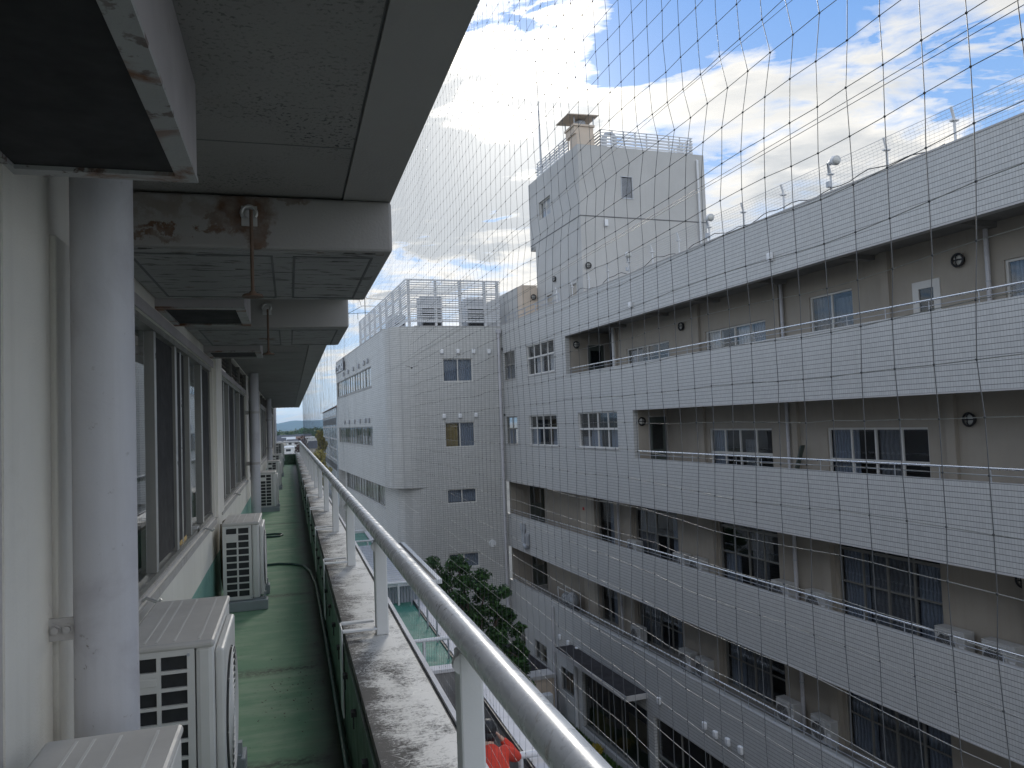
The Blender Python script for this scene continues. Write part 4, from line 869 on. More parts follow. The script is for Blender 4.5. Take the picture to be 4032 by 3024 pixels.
# ---------------- mesh fence, lamps and floodlights on the wing's roof
rf = thing('roof_fence', "thin wire mesh fence on bent white posts along the wing's parapet", 'fence', (14.2, 18, 5.44), 'B')
fy = list(np.arange(4.6, 33.6, 1.795)); fx = lambda z: 14.2 - max(0, z - 5.98) * .35
for y in fy: part('post', MB().tube([(14.2, y, 5.44), (14.2, y, 5.96), (14.18, y, 6.05), (14.13, y, 6.22)], .028, 8).box(14.12, 14.28, y - .05, y + .05, 5.92, 5.95), M['white_metal'], rf)
wr = MB()
for z in (5.52, 5.60, 5.68, 5.76, 5.84, 5.92, 6.0, 6.06, 6.13, 6.2): wr.tube([(fx(z), 4.6, z), (fx(z), 33.1, z)], .0032 if z < 6.15 else .006, 4)
for y in np.arange(4.6, 33.1, .12): wr.tube([(14.2, y, 5.46), (14.2, y, 5.98), (fx(6.2), y, 6.2)], .0018, 3, False)
part('wire_mesh', wr, M['galv'], rf)
for a in ((14.25, 33.1),):
    g = MB().box(a[0] - .02, a[0] + .02, 33.2, 40.9, 5.92, 5.96).box(a[0] - .02, a[0] + .02, 33.2, 40.9, 5.66, 5.69).box(14.27, 16.0, 36.6, 36.64, 5.92, 5.96)
    for y in np.linspace(33.2, 40.9, 6): g.box(a[0] - .02, a[0] + .02, y - .02, y + .02, 5.44, 5.92)
    part('plain_rail', g, M['galv'], rf)
part('power_cable', MB().tube([(14.15, y, 5.56 + .10 * math.sin(y * 1.9) * (1 if y > 21 else .5) + .04 * math.sin(y * 5)) for y in np.arange(12, 33, .3)], .012, 5), M['black'], rf)
def floodlight(y, label):
    t = thing('floodlight', label, 'floodlight', (14.13, y, 6.2), 'B', 'floodlights on the roof fence')
    part('arm', MB().tube([(14.14, y, 5.95), (14.12, y, 6.22), (14.05, y - .08, 6.20), (13.98, y - .26, 6.10)], .022, 8).box(14.08, 14.18, y - .05, y + .05, 5.60, 5.74), M['galv'], t)
    part('lamp_head', MB().tube([(13.98, y - .22, 6.12), (13.96, y - .32, 6.14), (13.94, y - .42, 6.13), (13.93, y - .52, 6.10)], [.05, .07, .115, .12], 16), M['white_metal'], t)
    part('lamp_lens', MB().sphere((13.93, y - .52, 6.10), .11, 1, .6, 1), M['lamp_glass'], t)
floodlight(20.75, "white floodlight on the roof fence beside the tower's edge"); floodlight(15.37, "white floodlight on the roof fence farthest clear of the tower"); floodlight(26.14, "white floodlight on the roof fence seen against the tower wall")

def bulkhead(base, axis, label, r=.145):
    x, y, z = base; t = thing('wall_lamp', label, 'wall lamp', base, 'B', 'round caged wall lamps')
    if axis == 'x': P = lambda a, b, d: (x - d, y + a, z + b)
    else: P = lambda a, b, d: (x + a, y - d, z + b)
    g = MB().tube([P(0, 0, 0), P(0, 0, .05)], r * .9, 20)
    rng_ = [P(r * math.cos(a), r * math.sin(a), .09) for a in np.linspace(0, 2 * PI, 29)]; c = MB().tube(rng_, .024, 8)
    c.tube([P(-r, 0, .09), P(-r * .5, 0, .135), P(r * .5, 0, .135), P(r, 0, .09)], .014, 6).tube([P(0, -r, .09), P(0, -r * .5, .138), P(0, r * .5, .138), P(0, r, .09)], .014, 6)
    part('backplate', g, M['black'], t); part('cage', c, M['black'], t)
    part('lens', MB().sphere(P(0, 0, .05), r * .82, .45 if axis == 'x' else 1, 1 if axis == 'x' else .45, 1), M['lamp_glass'], t)
for b, ax, lab in (((14.52, 32.12, 3.37), 'y', "round caged lamp on the top balcony's end wall by the dull door"), ((XR, 24.64, 3.27), 'x', "caged lamp on the top balcony wall between two window rows"), ((XR, 12.94, 3.27), 'x', "caged lamp on the top balcony wall past the white door"),
                   ((14.33, 25.99, -.20), 'y', "round caged lamp on the middle balcony's end wall"), ((XR, 12.92, -.35), 'x', "caged lamp on the beige middle balcony wall past the widest window"), ((XR, 11.9, -3.75), 'x', "caged lamp tucked under the ceiling of the lower balcony"),
                   ((16.34, TY0, 7.54), 'y', "caged lamp on the tower's shaded front near its corner"), ((TX0, 37.79, 7.52), 'x', "caged lamp on the tower's side above the two doors"), ((15.79, 40.5, 6.97), 'y', "caged lamp on the low cream roof house")):
    bulkhead(b, ax, lab)

solo('leaning_board', MB().add([(15.12, 18.72, -2.43), (15.26, 18.72, -2.43), (15.44, 18.33, -1.02), (15.30, 18.33, -1.02), (15.12, 18.77, -2.43), (15.26, 18.77, -2.43), (15.44, 18.38, -1.02), (15.30, 18.38, -1.02)], [(0, 1, 2, 3), (4, 5, 6, 7), (0, 1, 5, 4), (1, 2, 6, 5), (2, 3, 7, 6), (3, 0, 4, 7)]), M['door_green'], "dark board leaning against the middle balcony wall beside the downpipe", 'board', (15.3, 18.7, -2.43), 'B')
ck = thing('drying_rack', "light tube rack with crumpled white sheets on the first-floor balcony", 'rack', (14.9, 35.2, -9.35), 'B')
fr = MB()
for y in (34.3, 36.1): fr.tube([(14.8, y, -9.35), (14.8, y, -8.35), (15.2, y, -8.35), (15.2, y, -9.35)], .02, 6)
fr.tube([(14.8, 34.3, -8.4), (14.8, 36.1, -8.4)], .018, 6).tube([(15.2, 34.3, -8.4), (15.2, 36.1, -8.4)], .018, 6); part('frame', fr, M['white_metal'], ck)
part('sheet', MB().sphere((14.98, 34.7, -8.75), .34, .8, 1.2, 1.1, 3).sphere((15.0, 35.5, -8.85), .30, .8, 1.3, 1., 3), M['curtain_w'], ck)
# outdoor units on the wing's lower balconies
GU = "outdoor units on the wing's balconies"
for (zb, ys) in ((-5.85, ((28.6, "by the far dark window"), (25.0, "first of the pair left of the second wide window"), (23.9, "second of the pair left of the second wide window"), (19.35, "left of the downpipe"), (17.85, "right of the downpipe"), (13.5, "first of the pair right of the curtained wide window"), (12.3, "second of the pair right of the curtained wide window"))),
                       (-9.35, ((28.6, "by the far dark window"), (24.9, "first of the pair left of the second wide window"), (23.8, "second of the pair left of the second wide window"), (19.4, "left of the downpipe"), (17.9, "right of the downpipe")))):
    for y, nm in ys:
        wc = clone(u1, (15.24, y + .4, zb - .03), 'B', "outdoor unit on the %s balcony, %s" % ("second-floor" if zb > -7 else "first-floor", nm), GU, PI)
        for k in wc.children:
            for sl_ in k.material_slots:
                if sl_.material in (M['ac'], M['ac_top']): sl_.link = 'OBJECT'; sl_.material = M['ac_shade']

# ================================================================== lower terrace and the court
te = thing('lower_terrace', "lower terrace wing with a green roof deck, pale kerb and corrugated shed", 'building', (1.9, 14, -5.4))
part('terrace_floor', MB().box(.58, 2.9, -2., 13.7, -5.7, -5.4), M['grey_wall'], te)
part('roof_deck', MB().box(.58, 2.9, 13.901, 19.6, -4.9, -4.45), M['roof_green'], te); part('roof_deck', MB().box(.58, 2.9, 26.2, 33., -4.9, -4.45), M['roof_green'], te)
part('kerb', MB().box(2.901, 3.27, -2., 26., -5.8, -4.40), M['white_conc'], te)
part('kerb', MB().box(2.901, 3.27, 26.01, 33., -5.8, -4.40).box(.58, 2.9, 33.001, 33.3, -5.8, -4.35), M['white_conc'], te)
part('kerb_edge', MB().box(2.872, 2.900, -2., 13.69, -4.50, -4.42).box(2.86, 2.9, 13.91, 19.59, -4.449, -4.42), M['black'], te)
part('kerb_face', MB().box(2.88, 2.8999, -2., 13.69, -5.39, -4.51), M['grey_wall'], te)
part('cross_wall', MB().box(.58, 2.871, 13.701, 13.9, -5.7, -4.40), M['grey_wall'], te)
part('cross_coping', MB().box(.58, 2.871, 13.66, 13.93, -4.399, -4.34), M['white_conc'], te)
part('body_wall', MB().box(.58, 3.25, -2., 33.2, GZ, -5.81), M['grey_wall'], te)
for y, z, x1, lab in ((14.25, -3.96, 2.88, None), (19.35, -3.90, 2.88, None), (27.2, -3.95, 2.88, None)):
    g = part('guard_rail', MB().cyl((.7, y, z), 'x', .035, x1 - .7, 12), M['white_metal'], te)
    p = MB()
    for x in ((2.28,) if y < 19 else (.95, 2.5)): p.cyl((x, y, -4.45), 'z', .03, z + 4.45, 10)
    part('rail_post', p, M['white_metal'], te).parent = g
g = part('guard_rail', MB().cyl((.7, 9.73, -4.30), 'x', .045, 2.55, 14), M['white_metal'], te)
part('rail_post', MB().cyl((2.76, 9.73, -5.4), 'z', .035, 1.08, 12).cyl((1.2, 9.73, -5.4), 'z', .035, 1.08, 12), M['white_metal'], te).parent = g
sp = MB()
for y in np.arange(14.6, 19.5, 1.15): sp.cyl((2.80, y, -4.45), 'z', .018, .62, 8)
part('stanchion', sp, M['galv'], te)
part('shed_wall', MB().box(.58, 3.45, 19.601, 19.7, -4.45, -3.97), M['corr_wall'], te)
part('shed_roof', MB().add([(.58, 19.5, -3.93), (3.5, 19.5, -3.95), (3.5, 26.1, -3.95), (.58, 26.1, -3.93), (.58, 19.5, -3.965), (3.5, 19.5, -3.969), (3.5, 26.1, -3.969), (.58, 26.1, -3.965)], [(0, 1, 2, 3), (4, 5, 6, 7), (0, 1, 5, 4), (1, 2, 6, 5), (2, 3, 7, 6)]), M['corr_roof'], te)
part('gutter', MB().box(3.50, 3.62, 19.45, 26.1, -4.04, -3.93).box(.58, 3.5, 19.46, 19.499, -4.02, -3.94), M['white_metal'], te)
part('gutter_dark_trim', MB().box(3.38, 3.499, 19.52, 26.1, -3.948, -3.944), M['black'], te)  # dark trim strip beside the shed gutter
solo('refuse_bag', MB().sphere((1.95, 14.45, -4.30), .20, 1.1, 1, .85, 3).sphere((1.98, 14.47, -4.12), .05, 1, 1, 1.5, 1), M['tarp'], "black plastic bag slumped on the green deck by the cross wall", 'bag', (1.95, 14.45, -4.45))
solo('refuse_bag', MB().sphere((1.62, 14.7, -4.33), .17, 1.2, 1, .75, 3), M['sill'], "small brown bag on the green deck beside the black one", 'bag', (1.62, 14.7, -4.45))
solo('refuse_bag', MB().sphere((2.15, 16.9, -4.36), .14, 1.2, 1, .7, 3), M['tarp'], "low black bag alone in the middle of the green deck", 'bag', (2.15, 16.9, -4.45))


def skin_mesh(name, verts, edges, mat, base, root=0, sub=2):
    me = bpy.data.meshes.new(name); me.from_pydata([tuple(np.subtract(v[:3], base)) for v in verts], edges, []); me.materials.append(mat)
    o = bpy.data.objects.new(name, me); COL.objects.link(o)
    md = o.modifiers.new('skin', 'SKIN'); md.use_smooth_shade = True; md.branch_smoothing = .4
    lay = me.skin_vertices[0].data if me.skin_vertices else None
    if lay is None:
        bpy.context.view_layer.update(); lay = me.skin_vertices[0].data
    for i, v in enumerate(verts):
        r = v[3]; lay[i].radius = (r, r) if not hasattr(r, '__len__') else r; lay[i].use_root = (i == root)
    s2 = o.modifiers.new('smooth', 'SUBSURF'); s2.levels = sub; s2.render_levels = sub
    return o
def build_person():
    Z = -5.4; base = (2.25, 9.15, Z)
    J = {}; V = []; E_ = []
    def v(n, x, y, z, r): J[n] = len(V); V.append((x, y, Z + z, r))
    def e(*n): E_.extend((J[a], J[b]) for a, b in zip(n, n[1:]))
    v('pelvis', 2.24, 9.02, .93, (.110, .09)); v('waist', 2.25, 9.10, 1.08, (.10, .08)); v('chest', 2.26, 9.28, 1.25, (.11, .08)); v('collar', 2.27, 9.40, 1.37, (.07, .065)); v('neck', 2.28, 9.46, 1.44, .055)
    v('skull', 2.29, 9.53, 1.53, (.085, .085)); v('crown', 2.30, 9.56, 1.62, (.075, .08)); v('nose', 2.30, 9.64, 1.53, .014); v('earR', 2.385, 9.53, 1.54, .016); v('earL', 2.195, 9.53, 1.54, .016)
    e('pelvis', 'waist', 'chest', 'collar', 'neck', 'skull', 'crown'); e('skull', 'nose'); e('skull', 'earR'); e('skull', 'earL')
    for sgn, S_ in ((1, 'R'), (-1, 'L')):
        v('sh' + S_, 2.27 + sgn * .185, 9.37, 1.33, .062); e('collar', 'sh' + S_)
        v('hip' + S_, 2.24 + sgn * .09, 9.02, .87, .088); v('knee' + S_, 2.24 + sgn * .12, 9.08, .50, .06); v('ank' + S_, 2.24 + sgn * .13, 8.98, .09, .042); v('toe' + S_, 2.24 + sgn * .15, 9.16, .035, .034)
        e('pelvis', 'hip' + S_, 'knee' + S_, 'ank' + S_, 'toe' + S_)
    v('elR', 2.67, 9.62, 1.145, .045); v('wrR', 2.50, 9.62, 1.38, .030); v('paR', 2.455, 9.60, 1.445, (.040, .022)); e('shR', 'elR', 'wrR', 'paR')
    v('elL', 1.90, 9.56, 1.14, .045); v('wrL', 2.03, 9.76, 1.14, .030); v('paL', 2.10, 9.80, 1.13, (.040, .022)); e('shL', 'elL', 'wrL', 'paL')
    for i, (dx, dy, dz, k) in enumerate(((-.018, .05, .03, 1.), (-.03, .03, .045, 1.1), (-.035, .008, .05, 1.05), (-.034, -.014, .042, .85))):
        v('f%da' % i, 2.455 + dx * k, 9.60 + dy, Z * 0 + 1.445 + dz * .7, .0095); v('f%db' % i, 2.455 + dx * 2.1 * k, 9.60 + dy * 1.1, 1.445 + dz * 1.2, .008); e('paR', 'f%da' % i, 'f%db' % i)
        v('g%da' % i, 2.10 + .045 * k, 9.80 + .02 - .018 * i, 1.125, .0095); v('g%db' % i, 2.10 + .075 * k, 9.80 + .02 - .018 * i, 1.10, .008); e('paL', 'g%da' % i, 'g%db' % i)
    v('thR', 2.47, 9.645, 1.42, .011); v('thR2', 2.45, 9.66, 1.455, .009); e('paR', 'thR', 'thR2'); v('thL', 2.09, 9.755, 1.115, .011); v('thL2', 2.12, 9.745, 1.10, .009); e('paL', 'thL', 'thL2')
    body = skin_mesh('person', V, E_, M['skin'], base); body.location = base
    props(body, "person in a red fleece leaning on the terrace rail, hand raised to the face", 'person'); BASE[body] = base
    def wear(name, items, edges, mat):
        names = [n for n, *_ in items]; vs = []
        for n, r in items: x, y, z, _ = V[J[n]]; vs.append((x, y, z, r))
        o = skin_mesh(name, vs, [(names.index(a), names.index(b)) for a, b in edges], mat, base); o.parent = body; return o
    jk = MB(); g = lambda n: Vector(V[J[n]][:3])
    def loft(rings, n=20):
        vs = []; 
        for (p, rx, ry, tilt) in rings:
            for k in range(n):
                a_ = 2 * PI * k / n; f_ = 1 + .035 * math.sin(3 * a_ + p.z * 40)
                vs.append((p.x + rx * f_ * math.cos(a_), p.y + ry * f_ * math.sin(a_) * math.cos(tilt), p.z - ry * math.sin(a_) * math.sin(tilt)))
        m_ = len(rings); jk.add(vs, [(i * n + k, i * n + (k + 1) % n, (i + 1) * n + (k + 1) % n, (i + 1) * n + k) for i in range(m_ - 1) for k in range(n)] + [tuple(range(n))[::-1], tuple(range((m_ - 1) * n, m_ * n))], True)
    P_ = g('pelvis'); C_ = g('chest'); W_ = g('waist'); K_ = g('collar')
    loft([(P_ - Vector((0, .02, .10)), .205, .155, .3), (P_ + Vector((0, 0, .02)), .200, .15, .4), (W_, .195, .145, .5), (C_ - Vector((0, .02, .03)), .215, .15, .6), (C_.lerp(K_, .45), .225, .135, .7), (K_ - Vector((0, .01, .02)), .15, .11, .7), (K_ + Vector((0, .03, .04)), .085, .08, .7)])
    for S_ in 'RL':
        sh, el, wr_ = g('sh' + S_), g('el' + S_), g('wr' + S_)
        jk.tube([sh.lerp(C_, .35), sh, sh.lerp(el, .35), sh.lerp(el, .7), el, el.lerp(wr_, .25), el.lerp(wr_, .55), el.lerp(wr_, .8), wr_], [.085, .092, .083, .080, .076, .066, .068, .055, .048], 14)
    jacket = part('jacket', jk, M['red'], body)
    rm = jacket.modifiers.new('weld', 'REMESH'); rm.mode = 'VOXEL'; rm.voxel_size = .016; rm.use_smooth_shade = True
    sm_ = jacket.modifiers.new('soft', 'SMOOTH'); sm_.iterations = 5; sm_.factor = .5
    def wear(name, items, edges, mat):
        names = [n for n, *_ in items]; vs = []
        for n, r in items: x, y, z, _ = V[J[n]]; vs.append((x, y, z, r))
        o = skin_mesh(name, vs, [(names.index(a), names.index(b)) for a, b in edges], mat, base); o.parent = body; return o
    wear('trousers', [('pelvis', (.160, .125)), ('hipR', .105), ('kneeR', .08), ('ankR', .065), ('hipL', .105), ('kneeL', .08), ('ankL', .065)], [('pelvis', 'hipR'), ('hipR', 'kneeR'), ('kneeR', 'ankR'), ('pelvis', 'hipL'), ('hipL', 'kneeL'), ('kneeL', 'ankL')], M['jeans'])
    h = MB().sphere((2.295, 9.525, Z + 1.585), .112, .98, 1.02, 1.05, 3)
    h.sphere((2.285, 9.47, Z + 1.51), .095, 1., .75, 1.0, 2)
    hair = part('hair', h, M['hair'], body)
    f = MB()
    for sx_ in (-1, 1): f.sphere((2.30 + sx_ * .032, 9.622, Z + 1.555), .010, 1.2, .6, .8, 1)
    f.sphere((2.30, 9.617, Z + 1.485), .022, 1.3, .4, .35, 1)
    part('face_features', f, M['hair'], body)
    sh = MB()
    for s_ in (-1, 1): sh.box(2.24 + s_ * .14 - .05, 2.24 + s_ * .14 + .05, 8.93, 9.21, Z, Z + .07, .03)
    part('shoe', sh, M['black'], body)
build_person()


# ------------------------------------------------------------------ planting
def leaf_cloud(clumps, n, size, seed, flat=.5):
    """leaf-sized quads spread through uneven clumps: (x, y, z, rx, ry, rz, weight)"""
    g = np.random.default_rng(seed); w = np.array([c[6] for c in clumps], float); w /= w.sum()
    idx = g.choice(len(clumps), n, p=w); C = np.array([c[:6] for c in clumps])[idx]
    d = g.normal(size=(n, 3)); d /= np.linalg.norm(d, axis=1)[:, None]
    bump = 1 + .22 * np.sin(d[:, :1] * 5 + idx[:, None]) * np.cos(d[:, 2:] * 6 + idx[:, None] * 2)
    P = C[:, :3] + d * C[:, 3:6] * (g.random((n, 1)) ** .45) * bump
    a = g.normal(size=(n, 3)); a /= np.linalg.norm(a, axis=1)[:, None]; b = np.cross(a, g.normal(size=(n, 3))); b /= np.linalg.norm(b, axis=1)[:, None]
    s = size * (.6 + .8 * g.random((n, 1))); a *= s; b *= s * flat
    return np.stack([P - a, P - b * .9, P + a, P + b * .9], 1)
def leaf_obj(name, Q, mat, base, parent=None):
    me = bpy.data.meshes.new(name); n = len(Q); V = (Q.reshape(-1, 3) - np.array(base)).astype(np.float32)
    me.vertices.add(n * 4); me.vertices.foreach_set('co', V.ravel()); me.loops.add(n * 4); me.loops.foreach_set('vertex_index', np.arange(n * 4, dtype=np.int32))
    me.polygons.add(n); me.polygons.foreach_set('loop_start', (np.arange(n) * 4).astype(np.int32)); me.update(calc_edges=True); me.materials.append(mat)
    o = bpy.data.objects.new(name, me); COL.objects.link(o)
    if parent: o.parent = parent
    else: o.location = base
    return o
def tree(name, label, base, clumps, n, size, mat, seed, trunk_r=.16, group=None):
    t = thing(name, label, 'tree', base, 'W', group)
    leaf_obj('crown', leaf_cloud(clumps, n, size, seed), mat, base, t)
    b = Vector(base); top = Vector((np.mean([c[0] for c in clumps]), np.mean([c[1] for c in clumps]), np.mean([c[2] for c in clumps])))
    m = MB().tube([b, b.lerp(top, .45) + Vector((.1, 0, 0)), top], [trunk_r, trunk_r * .75, trunk_r * .35], 10)
    for c in clumps[:9] + clumps[9:80:7]: m.tube([b.lerp(top, .5), Vector(c[:3]).lerp(top, .35) - Vector((0, 0, .2 * c[5])), Vector(c[:3])], [trunk_r * .45, trunk_r * .28, trunk_r * .12], 6)
    part('trunk', m, M['bark'], t); return t
tg = np.random.default_rng(31); ct = []
for (x, y, z, r) in ((8.3, 33.3, -6.7, .95), (7.9, 33, -7.7, .9), (9.25, 32.6, -7.0, .9), (9.0, 33.2, -8.2, 1.1), (10.2, 32.8, -7.6, .8), (9.9, 33, -8.7, 1.), (10.8, 32.7, -9.0, .75), (9.1, 32.4, -9.4, 1.2), (10.3, 32.4, -10., 1.05), (11.0, 32.2, -10.5, .65), (9.7, 32.0, -10.8, 1.1), (10.6, 31.8, -11.5, .8), (8.3, 32.8, -9.1, 1.), (8.2, 32.5, -10.4, 1.)):
    for k in range(6):
        o_ = tg.normal(size=3); o_ *= r * .95 / np.linalg.norm(o_); rr = r * tg.uniform(.26, .52)
        ct.append((*from_b((x + o_[0], y + o_[1], 0))[:2], z + o_[2] * .85, rr, rr, rr * .72, rr * rr))
    ct.append((*from_b((x, y, 0))[:2], z, r * .55, r * .55, r * .5, .18 * r))
tree('court_tree', "dark leafy evergreen tree in the court before the rounded block", (*from_b((9.5, 32.7, 0))[:2], GZ), ct, 30000, .085, M['leaf'], 3)
def garden(Pb): return from_b(Pb)
def shrub(base_b, r, h, mat, label, seed, n=900, size=.06):
    b = from_b(base_b); t = thing('garden_shrub', label, 'shrub', b, 'W', 'shrubs in the court garden')
    leaf_obj('foliage', leaf_cloud([(b[0], b[1], b[2] + h * .55, r, r, h * .5, 1), (b[0] + r * .5, b[1] + .1, b[2] + h * .4, r * .7, r * .7, h * .4, .6)], n, size, seed), mat, b, t)
    part('stem', MB().cyl(b, 'z', .03, h * .5, 6), M['bark'], t)
shrub((12.62, 24.35, GZ), .38, .8, M['leaf_y'], "yellow flowering bush beside the green garden tray", 21); shrub((12.75, 22.9, GZ), .40, .7, M['leaf_y'], "yellow flowering bush nearest the handrail in the garden", 22)
shrub((13.45, 29.6, GZ), .35, .45, M['leaf_y'], "low yellowing plant by the pipe foot at the wing's wall", 23); shrub((12.55, 26.3, GZ), .35, .5, M['leaf'], "low dark bush among the garden stones", 24)
shrub((12.3, 25.2, GZ), .35, .75, M['leaf_far'], "pale spiky plant between stones and the yellow bush", 25)
solo('garden_tray', MB().box(12.7, 13.4, 23.7, 25.2, GZ, GZ + .12, .02), M['roof_green'], "dark green shallow tray lying in the garden", 'tray', (13., 24.4, GZ), 'B')
for i, (x, y, r, lab) in enumerate(((12.75, 27.3, .42, "broad grey stone near the wing's kerb"), (12.35, 26.9, .30, "smaller grey stone beside the broad one"), (13.1, 26.4, .28, "flat grey stone closest to the glazing"))):
    solo('garden_stone', MB().sphere((x, y, GZ + .08), r, 1.1, .9, .45, 2), M['stone'], lab, 'stone', (x, y, GZ), 'B', 'stones in the court garden')
ax = thing('annex_hut', "small flat-roofed annex with a mossy felt roof under the wing", 'building', (13.3, 37., GZ), 'B')
part('wall', MB().box(12.72, XF - .11, 34.85, 40.4, GZ, -12.30), M['beige_light'], ax)
part('roof', MB().box(12.55, XF - .10, 34.7, 40.5, -12.299, -12.13), M['trim'], ax)
part('roof_felt', MB().box(12.70, XF - .12, 35.6, 40.35, -12.129, -12.10), M['moss'], ax)
tk = thing('oil_tank', "white rectangular tank with dials by the annex wall", 'tank', (12.35, 36., GZ), 'B')
part('tank_body', MB().box(12.85, 13.55, 34.1, 34.55, GZ + .1, GZ + 1.05, .04), M['white_metal'], tk)
dl = MB()
for x, z in ((13.05, .75), (13.3, .6), (13.05, .4), (13.3, .3)): dl.cyl((x, 34.095, GZ + z), 'y', .05, -.02, 10)
part('dial', dl, M['black'], tk)
part('tank_leg', MB().box(12.9, 13.0, 34.15, 34.5, GZ, GZ + .1).box(13.4, 13.5, 34.15, 34.5, GZ, GZ + .1), M['galv'], tk)
# ground, lawn, path
solo('ground', MB().quad((-14000, -2000, GZ - .02), (14000, -2000, GZ - .02), (14000, 16000, GZ - .02), (-14000, 16000, GZ - .02)), M['ground'], kind='structure', label=None, cat=None)
solo('court_soil', MB().quad((3.3, 0, GZ - .012), (XF - .11, 0, GZ - .012), (XF - .11, 41.1, GZ - .012), (3.3, 41.1, GZ - .012)), M['soil'], None, None, (8, 20, GZ), 'B', kind='structure')
solo('garden_path', MB().box(12.0, 13.2, 10., 24.0, GZ - .01, GZ + .03).box(13.2, 13.85, 8, 25.2, GZ - .01, GZ + .035), M['brick'], None, None, (12.6, 17, GZ), 'B', kind='structure')
gq = np.random.default_rng(5); n = 9000
gx = gq.uniform(12.3, 13.88, n); gy = gq.uniform(27.6, 34.3, n); keep = (gx + .25 * np.sin(gy * 2.1) > 12.75); gx, gy = gx[keep], gy[keep]; n = len(gx)
gw = np.stack([CT * gx - ST * gy, ST * gx + CT * gy], 1); hh = gq.uniform(.06, .16, n); an_ = gq.uniform(0, 2 * PI, n); dx, dy = np.cos(an_) * .035, np.sin(an_) * .035
lx, ly = gq.normal(0, .04, n), gq.normal(0, .04, n)
GQ = np.stack([np.stack([gw[:, 0] - dx, gw[:, 1] - dy, np.full(n, GZ)], 1), np.stack([gw[:, 0] + dx, gw[:, 1] + dy, np.full(n, GZ)], 1), np.stack([gw[:, 0] + dx * .3 + lx, gw[:, 1] + dy * .3 + ly, GZ + hh], 1), np.stack([gw[:, 0] - dx * .3 + lx, gw[:, 1] - dy * .3 + ly, GZ + hh], 1)], 1)
go = leaf_obj('grass', GQ, M['grass'], (12, 31, GZ)); props(go, "strip of lawn along the wing's wall in the court", 'grass', kind='stuff')

# ------------------------------------------------------------------ beyond: glazed block, houses, trees, wood, mountains
gb = thing('glazed_block', "grey glazed block with a brown roof edge beyond the rounded block", 'building', (20, 167, GZ))
part('wall', MB().box(8.0, 32, 140, 196, GZ, 3.6), M['glassy'], gb)
part('roof', MB().add([(7.6, 139, 3.65), (32, 139, 3.65), (32, 197, 3.65), (7.6, 197, 3.65), (9, 140, 4.4), (31, 140, 4.4), (31, 196, 4.4), (9, 196, 4.4)], [(0, 1, 2, 3), (4, 5, 6, 7), (0, 1, 5, 4), (1, 2, 6, 5), (2, 3, 7, 6), (3, 0, 4, 7)]), M['brown_roof'], gb)
bd = MB()
for z in (2.0, .0, -2.2, -4.0, -6.0): bd.box(7.9, 7.999, 140, 196, z, z + .25)
part('string_course', bd, M['trim'], gb)
for za, zb in ((.5, 1.8), (-7.8, -6.6)):
    gp = MB().box(7.98, 7.999, 141, 195, za, zb)
    part('window_band', gp, M['ac_dark'], gb)
def house(x, y, w, d, h, rh, wm, rm, label, rot=0.):
    t = thing('town_house', label, 'house', (x, y, GZ), 'W', 'houses of the distant town'); t.rotation_euler.z = rot
    part('wall', MB().box(x - w / 2, x + w / 2, y - d / 2, y + d / 2, GZ, GZ + h), wm, t)
    z = GZ + h; a, b = w / 2 + .4, d / 2 + .4
    part('roof', MB().add([(x - a, y - b, z), (x + a, y - b, z), (x + a, y + b, z), (x - a, y + b, z), (x - a, y, z + rh), (x + a, y, z + rh)], [(0, 1, 5, 4), (2, 3, 4, 5), (0, 4, 3), (1, 2, 5), (0, 1, 2, 3)]), rm, t)
    m = MB()
    for k in range(3):
        for zz in (1.2, 4.0):
            if zz + 1.3 < h: m.box(x - w / 2 + w * (k + .2) / 3, x - w / 2 + w * (k + .7) / 3, y - d / 2 - .05, y - d / 2 - .001, GZ + zz, GZ + zz + 1.3)
    part('window', m, M['ac_dark'], t)
hs = [(-6, 470, 16, 12, 3.4, .8, 'house_w', 'sign_bg', "long white low house just over the end parapet"), (4, 520, 11, 9, 5.4, 2., 'house_w', 'blue_roof', "white house with a slate roof right of the long white one"), (-9, 610, 12, 10, 5.5, 2.2, 'house_c', 'blue_roof', "cream house behind the long white one"),
      (1, 660, 14, 10, 5.5, 2.2, 'house_w', 'sign_bg', "white house with a pale roof, middle of the second row"), (11, 640, 12, 9, 6., 2., 'house_c', 'brown_roof', "cream house with a brown roof near the rail's end"), (-16, 760, 15, 11, 6., 2.4, 'house_w', 'blue_roof', "white house at the left end behind the air units"),
      (-3, 800, 15, 11, 6., 2.4, 'house_c', 'blue_roof', "cream house far back below the wood"), (13, 790, 15, 11, 6.5, 2.4, 'house_w', 'blue_roof', "white house far back below the dark end of the wood"), (13.3, 480, 8, 8, 8.5, .6, 'house_w', 'sign_bg', "tall white block house right of the handrail corner"), (9.6, 258, 7, 9, 7.6, 2.3, 'house_c', 'blue_roof', "dark-roofed house close by the glazed block")]
for i, (x, y, w, d, h, rh, wm, rm, lab) in enumerate(hs): house(x, y, w, d, h, rh, M[wm], M[rm], lab)
tree('town_tree', "yellow-green autumn tree below the dark-roofed house", (4.7, 132, GZ), [(4.5, 132, -5.2, 1.2, 1.2, 1.6, 1), (5.0, 132, -7.3, 1.6, 1.5, 1.7, 1.2), (4.3, 133, -9.4, 1.5, 1.5, 1.6, 1)], 2600, .22, M['leaf_au'], 8, .2, 'trees in the town')
tree('town_tree', "tall yellow tree at the edge of the glazed block", (6.3, 165, GZ), [(6.0, 165, -1.6, .8, .8, 1.4, .8), (6.5, 166, -3.6, 1.1, 1.2, 1.7, 1), (5.9, 165, -6.0, 1.3, 1.2, 1.8, 1)], 2200, .25, M['leaf_au'], 9, .2, 'trees in the town')
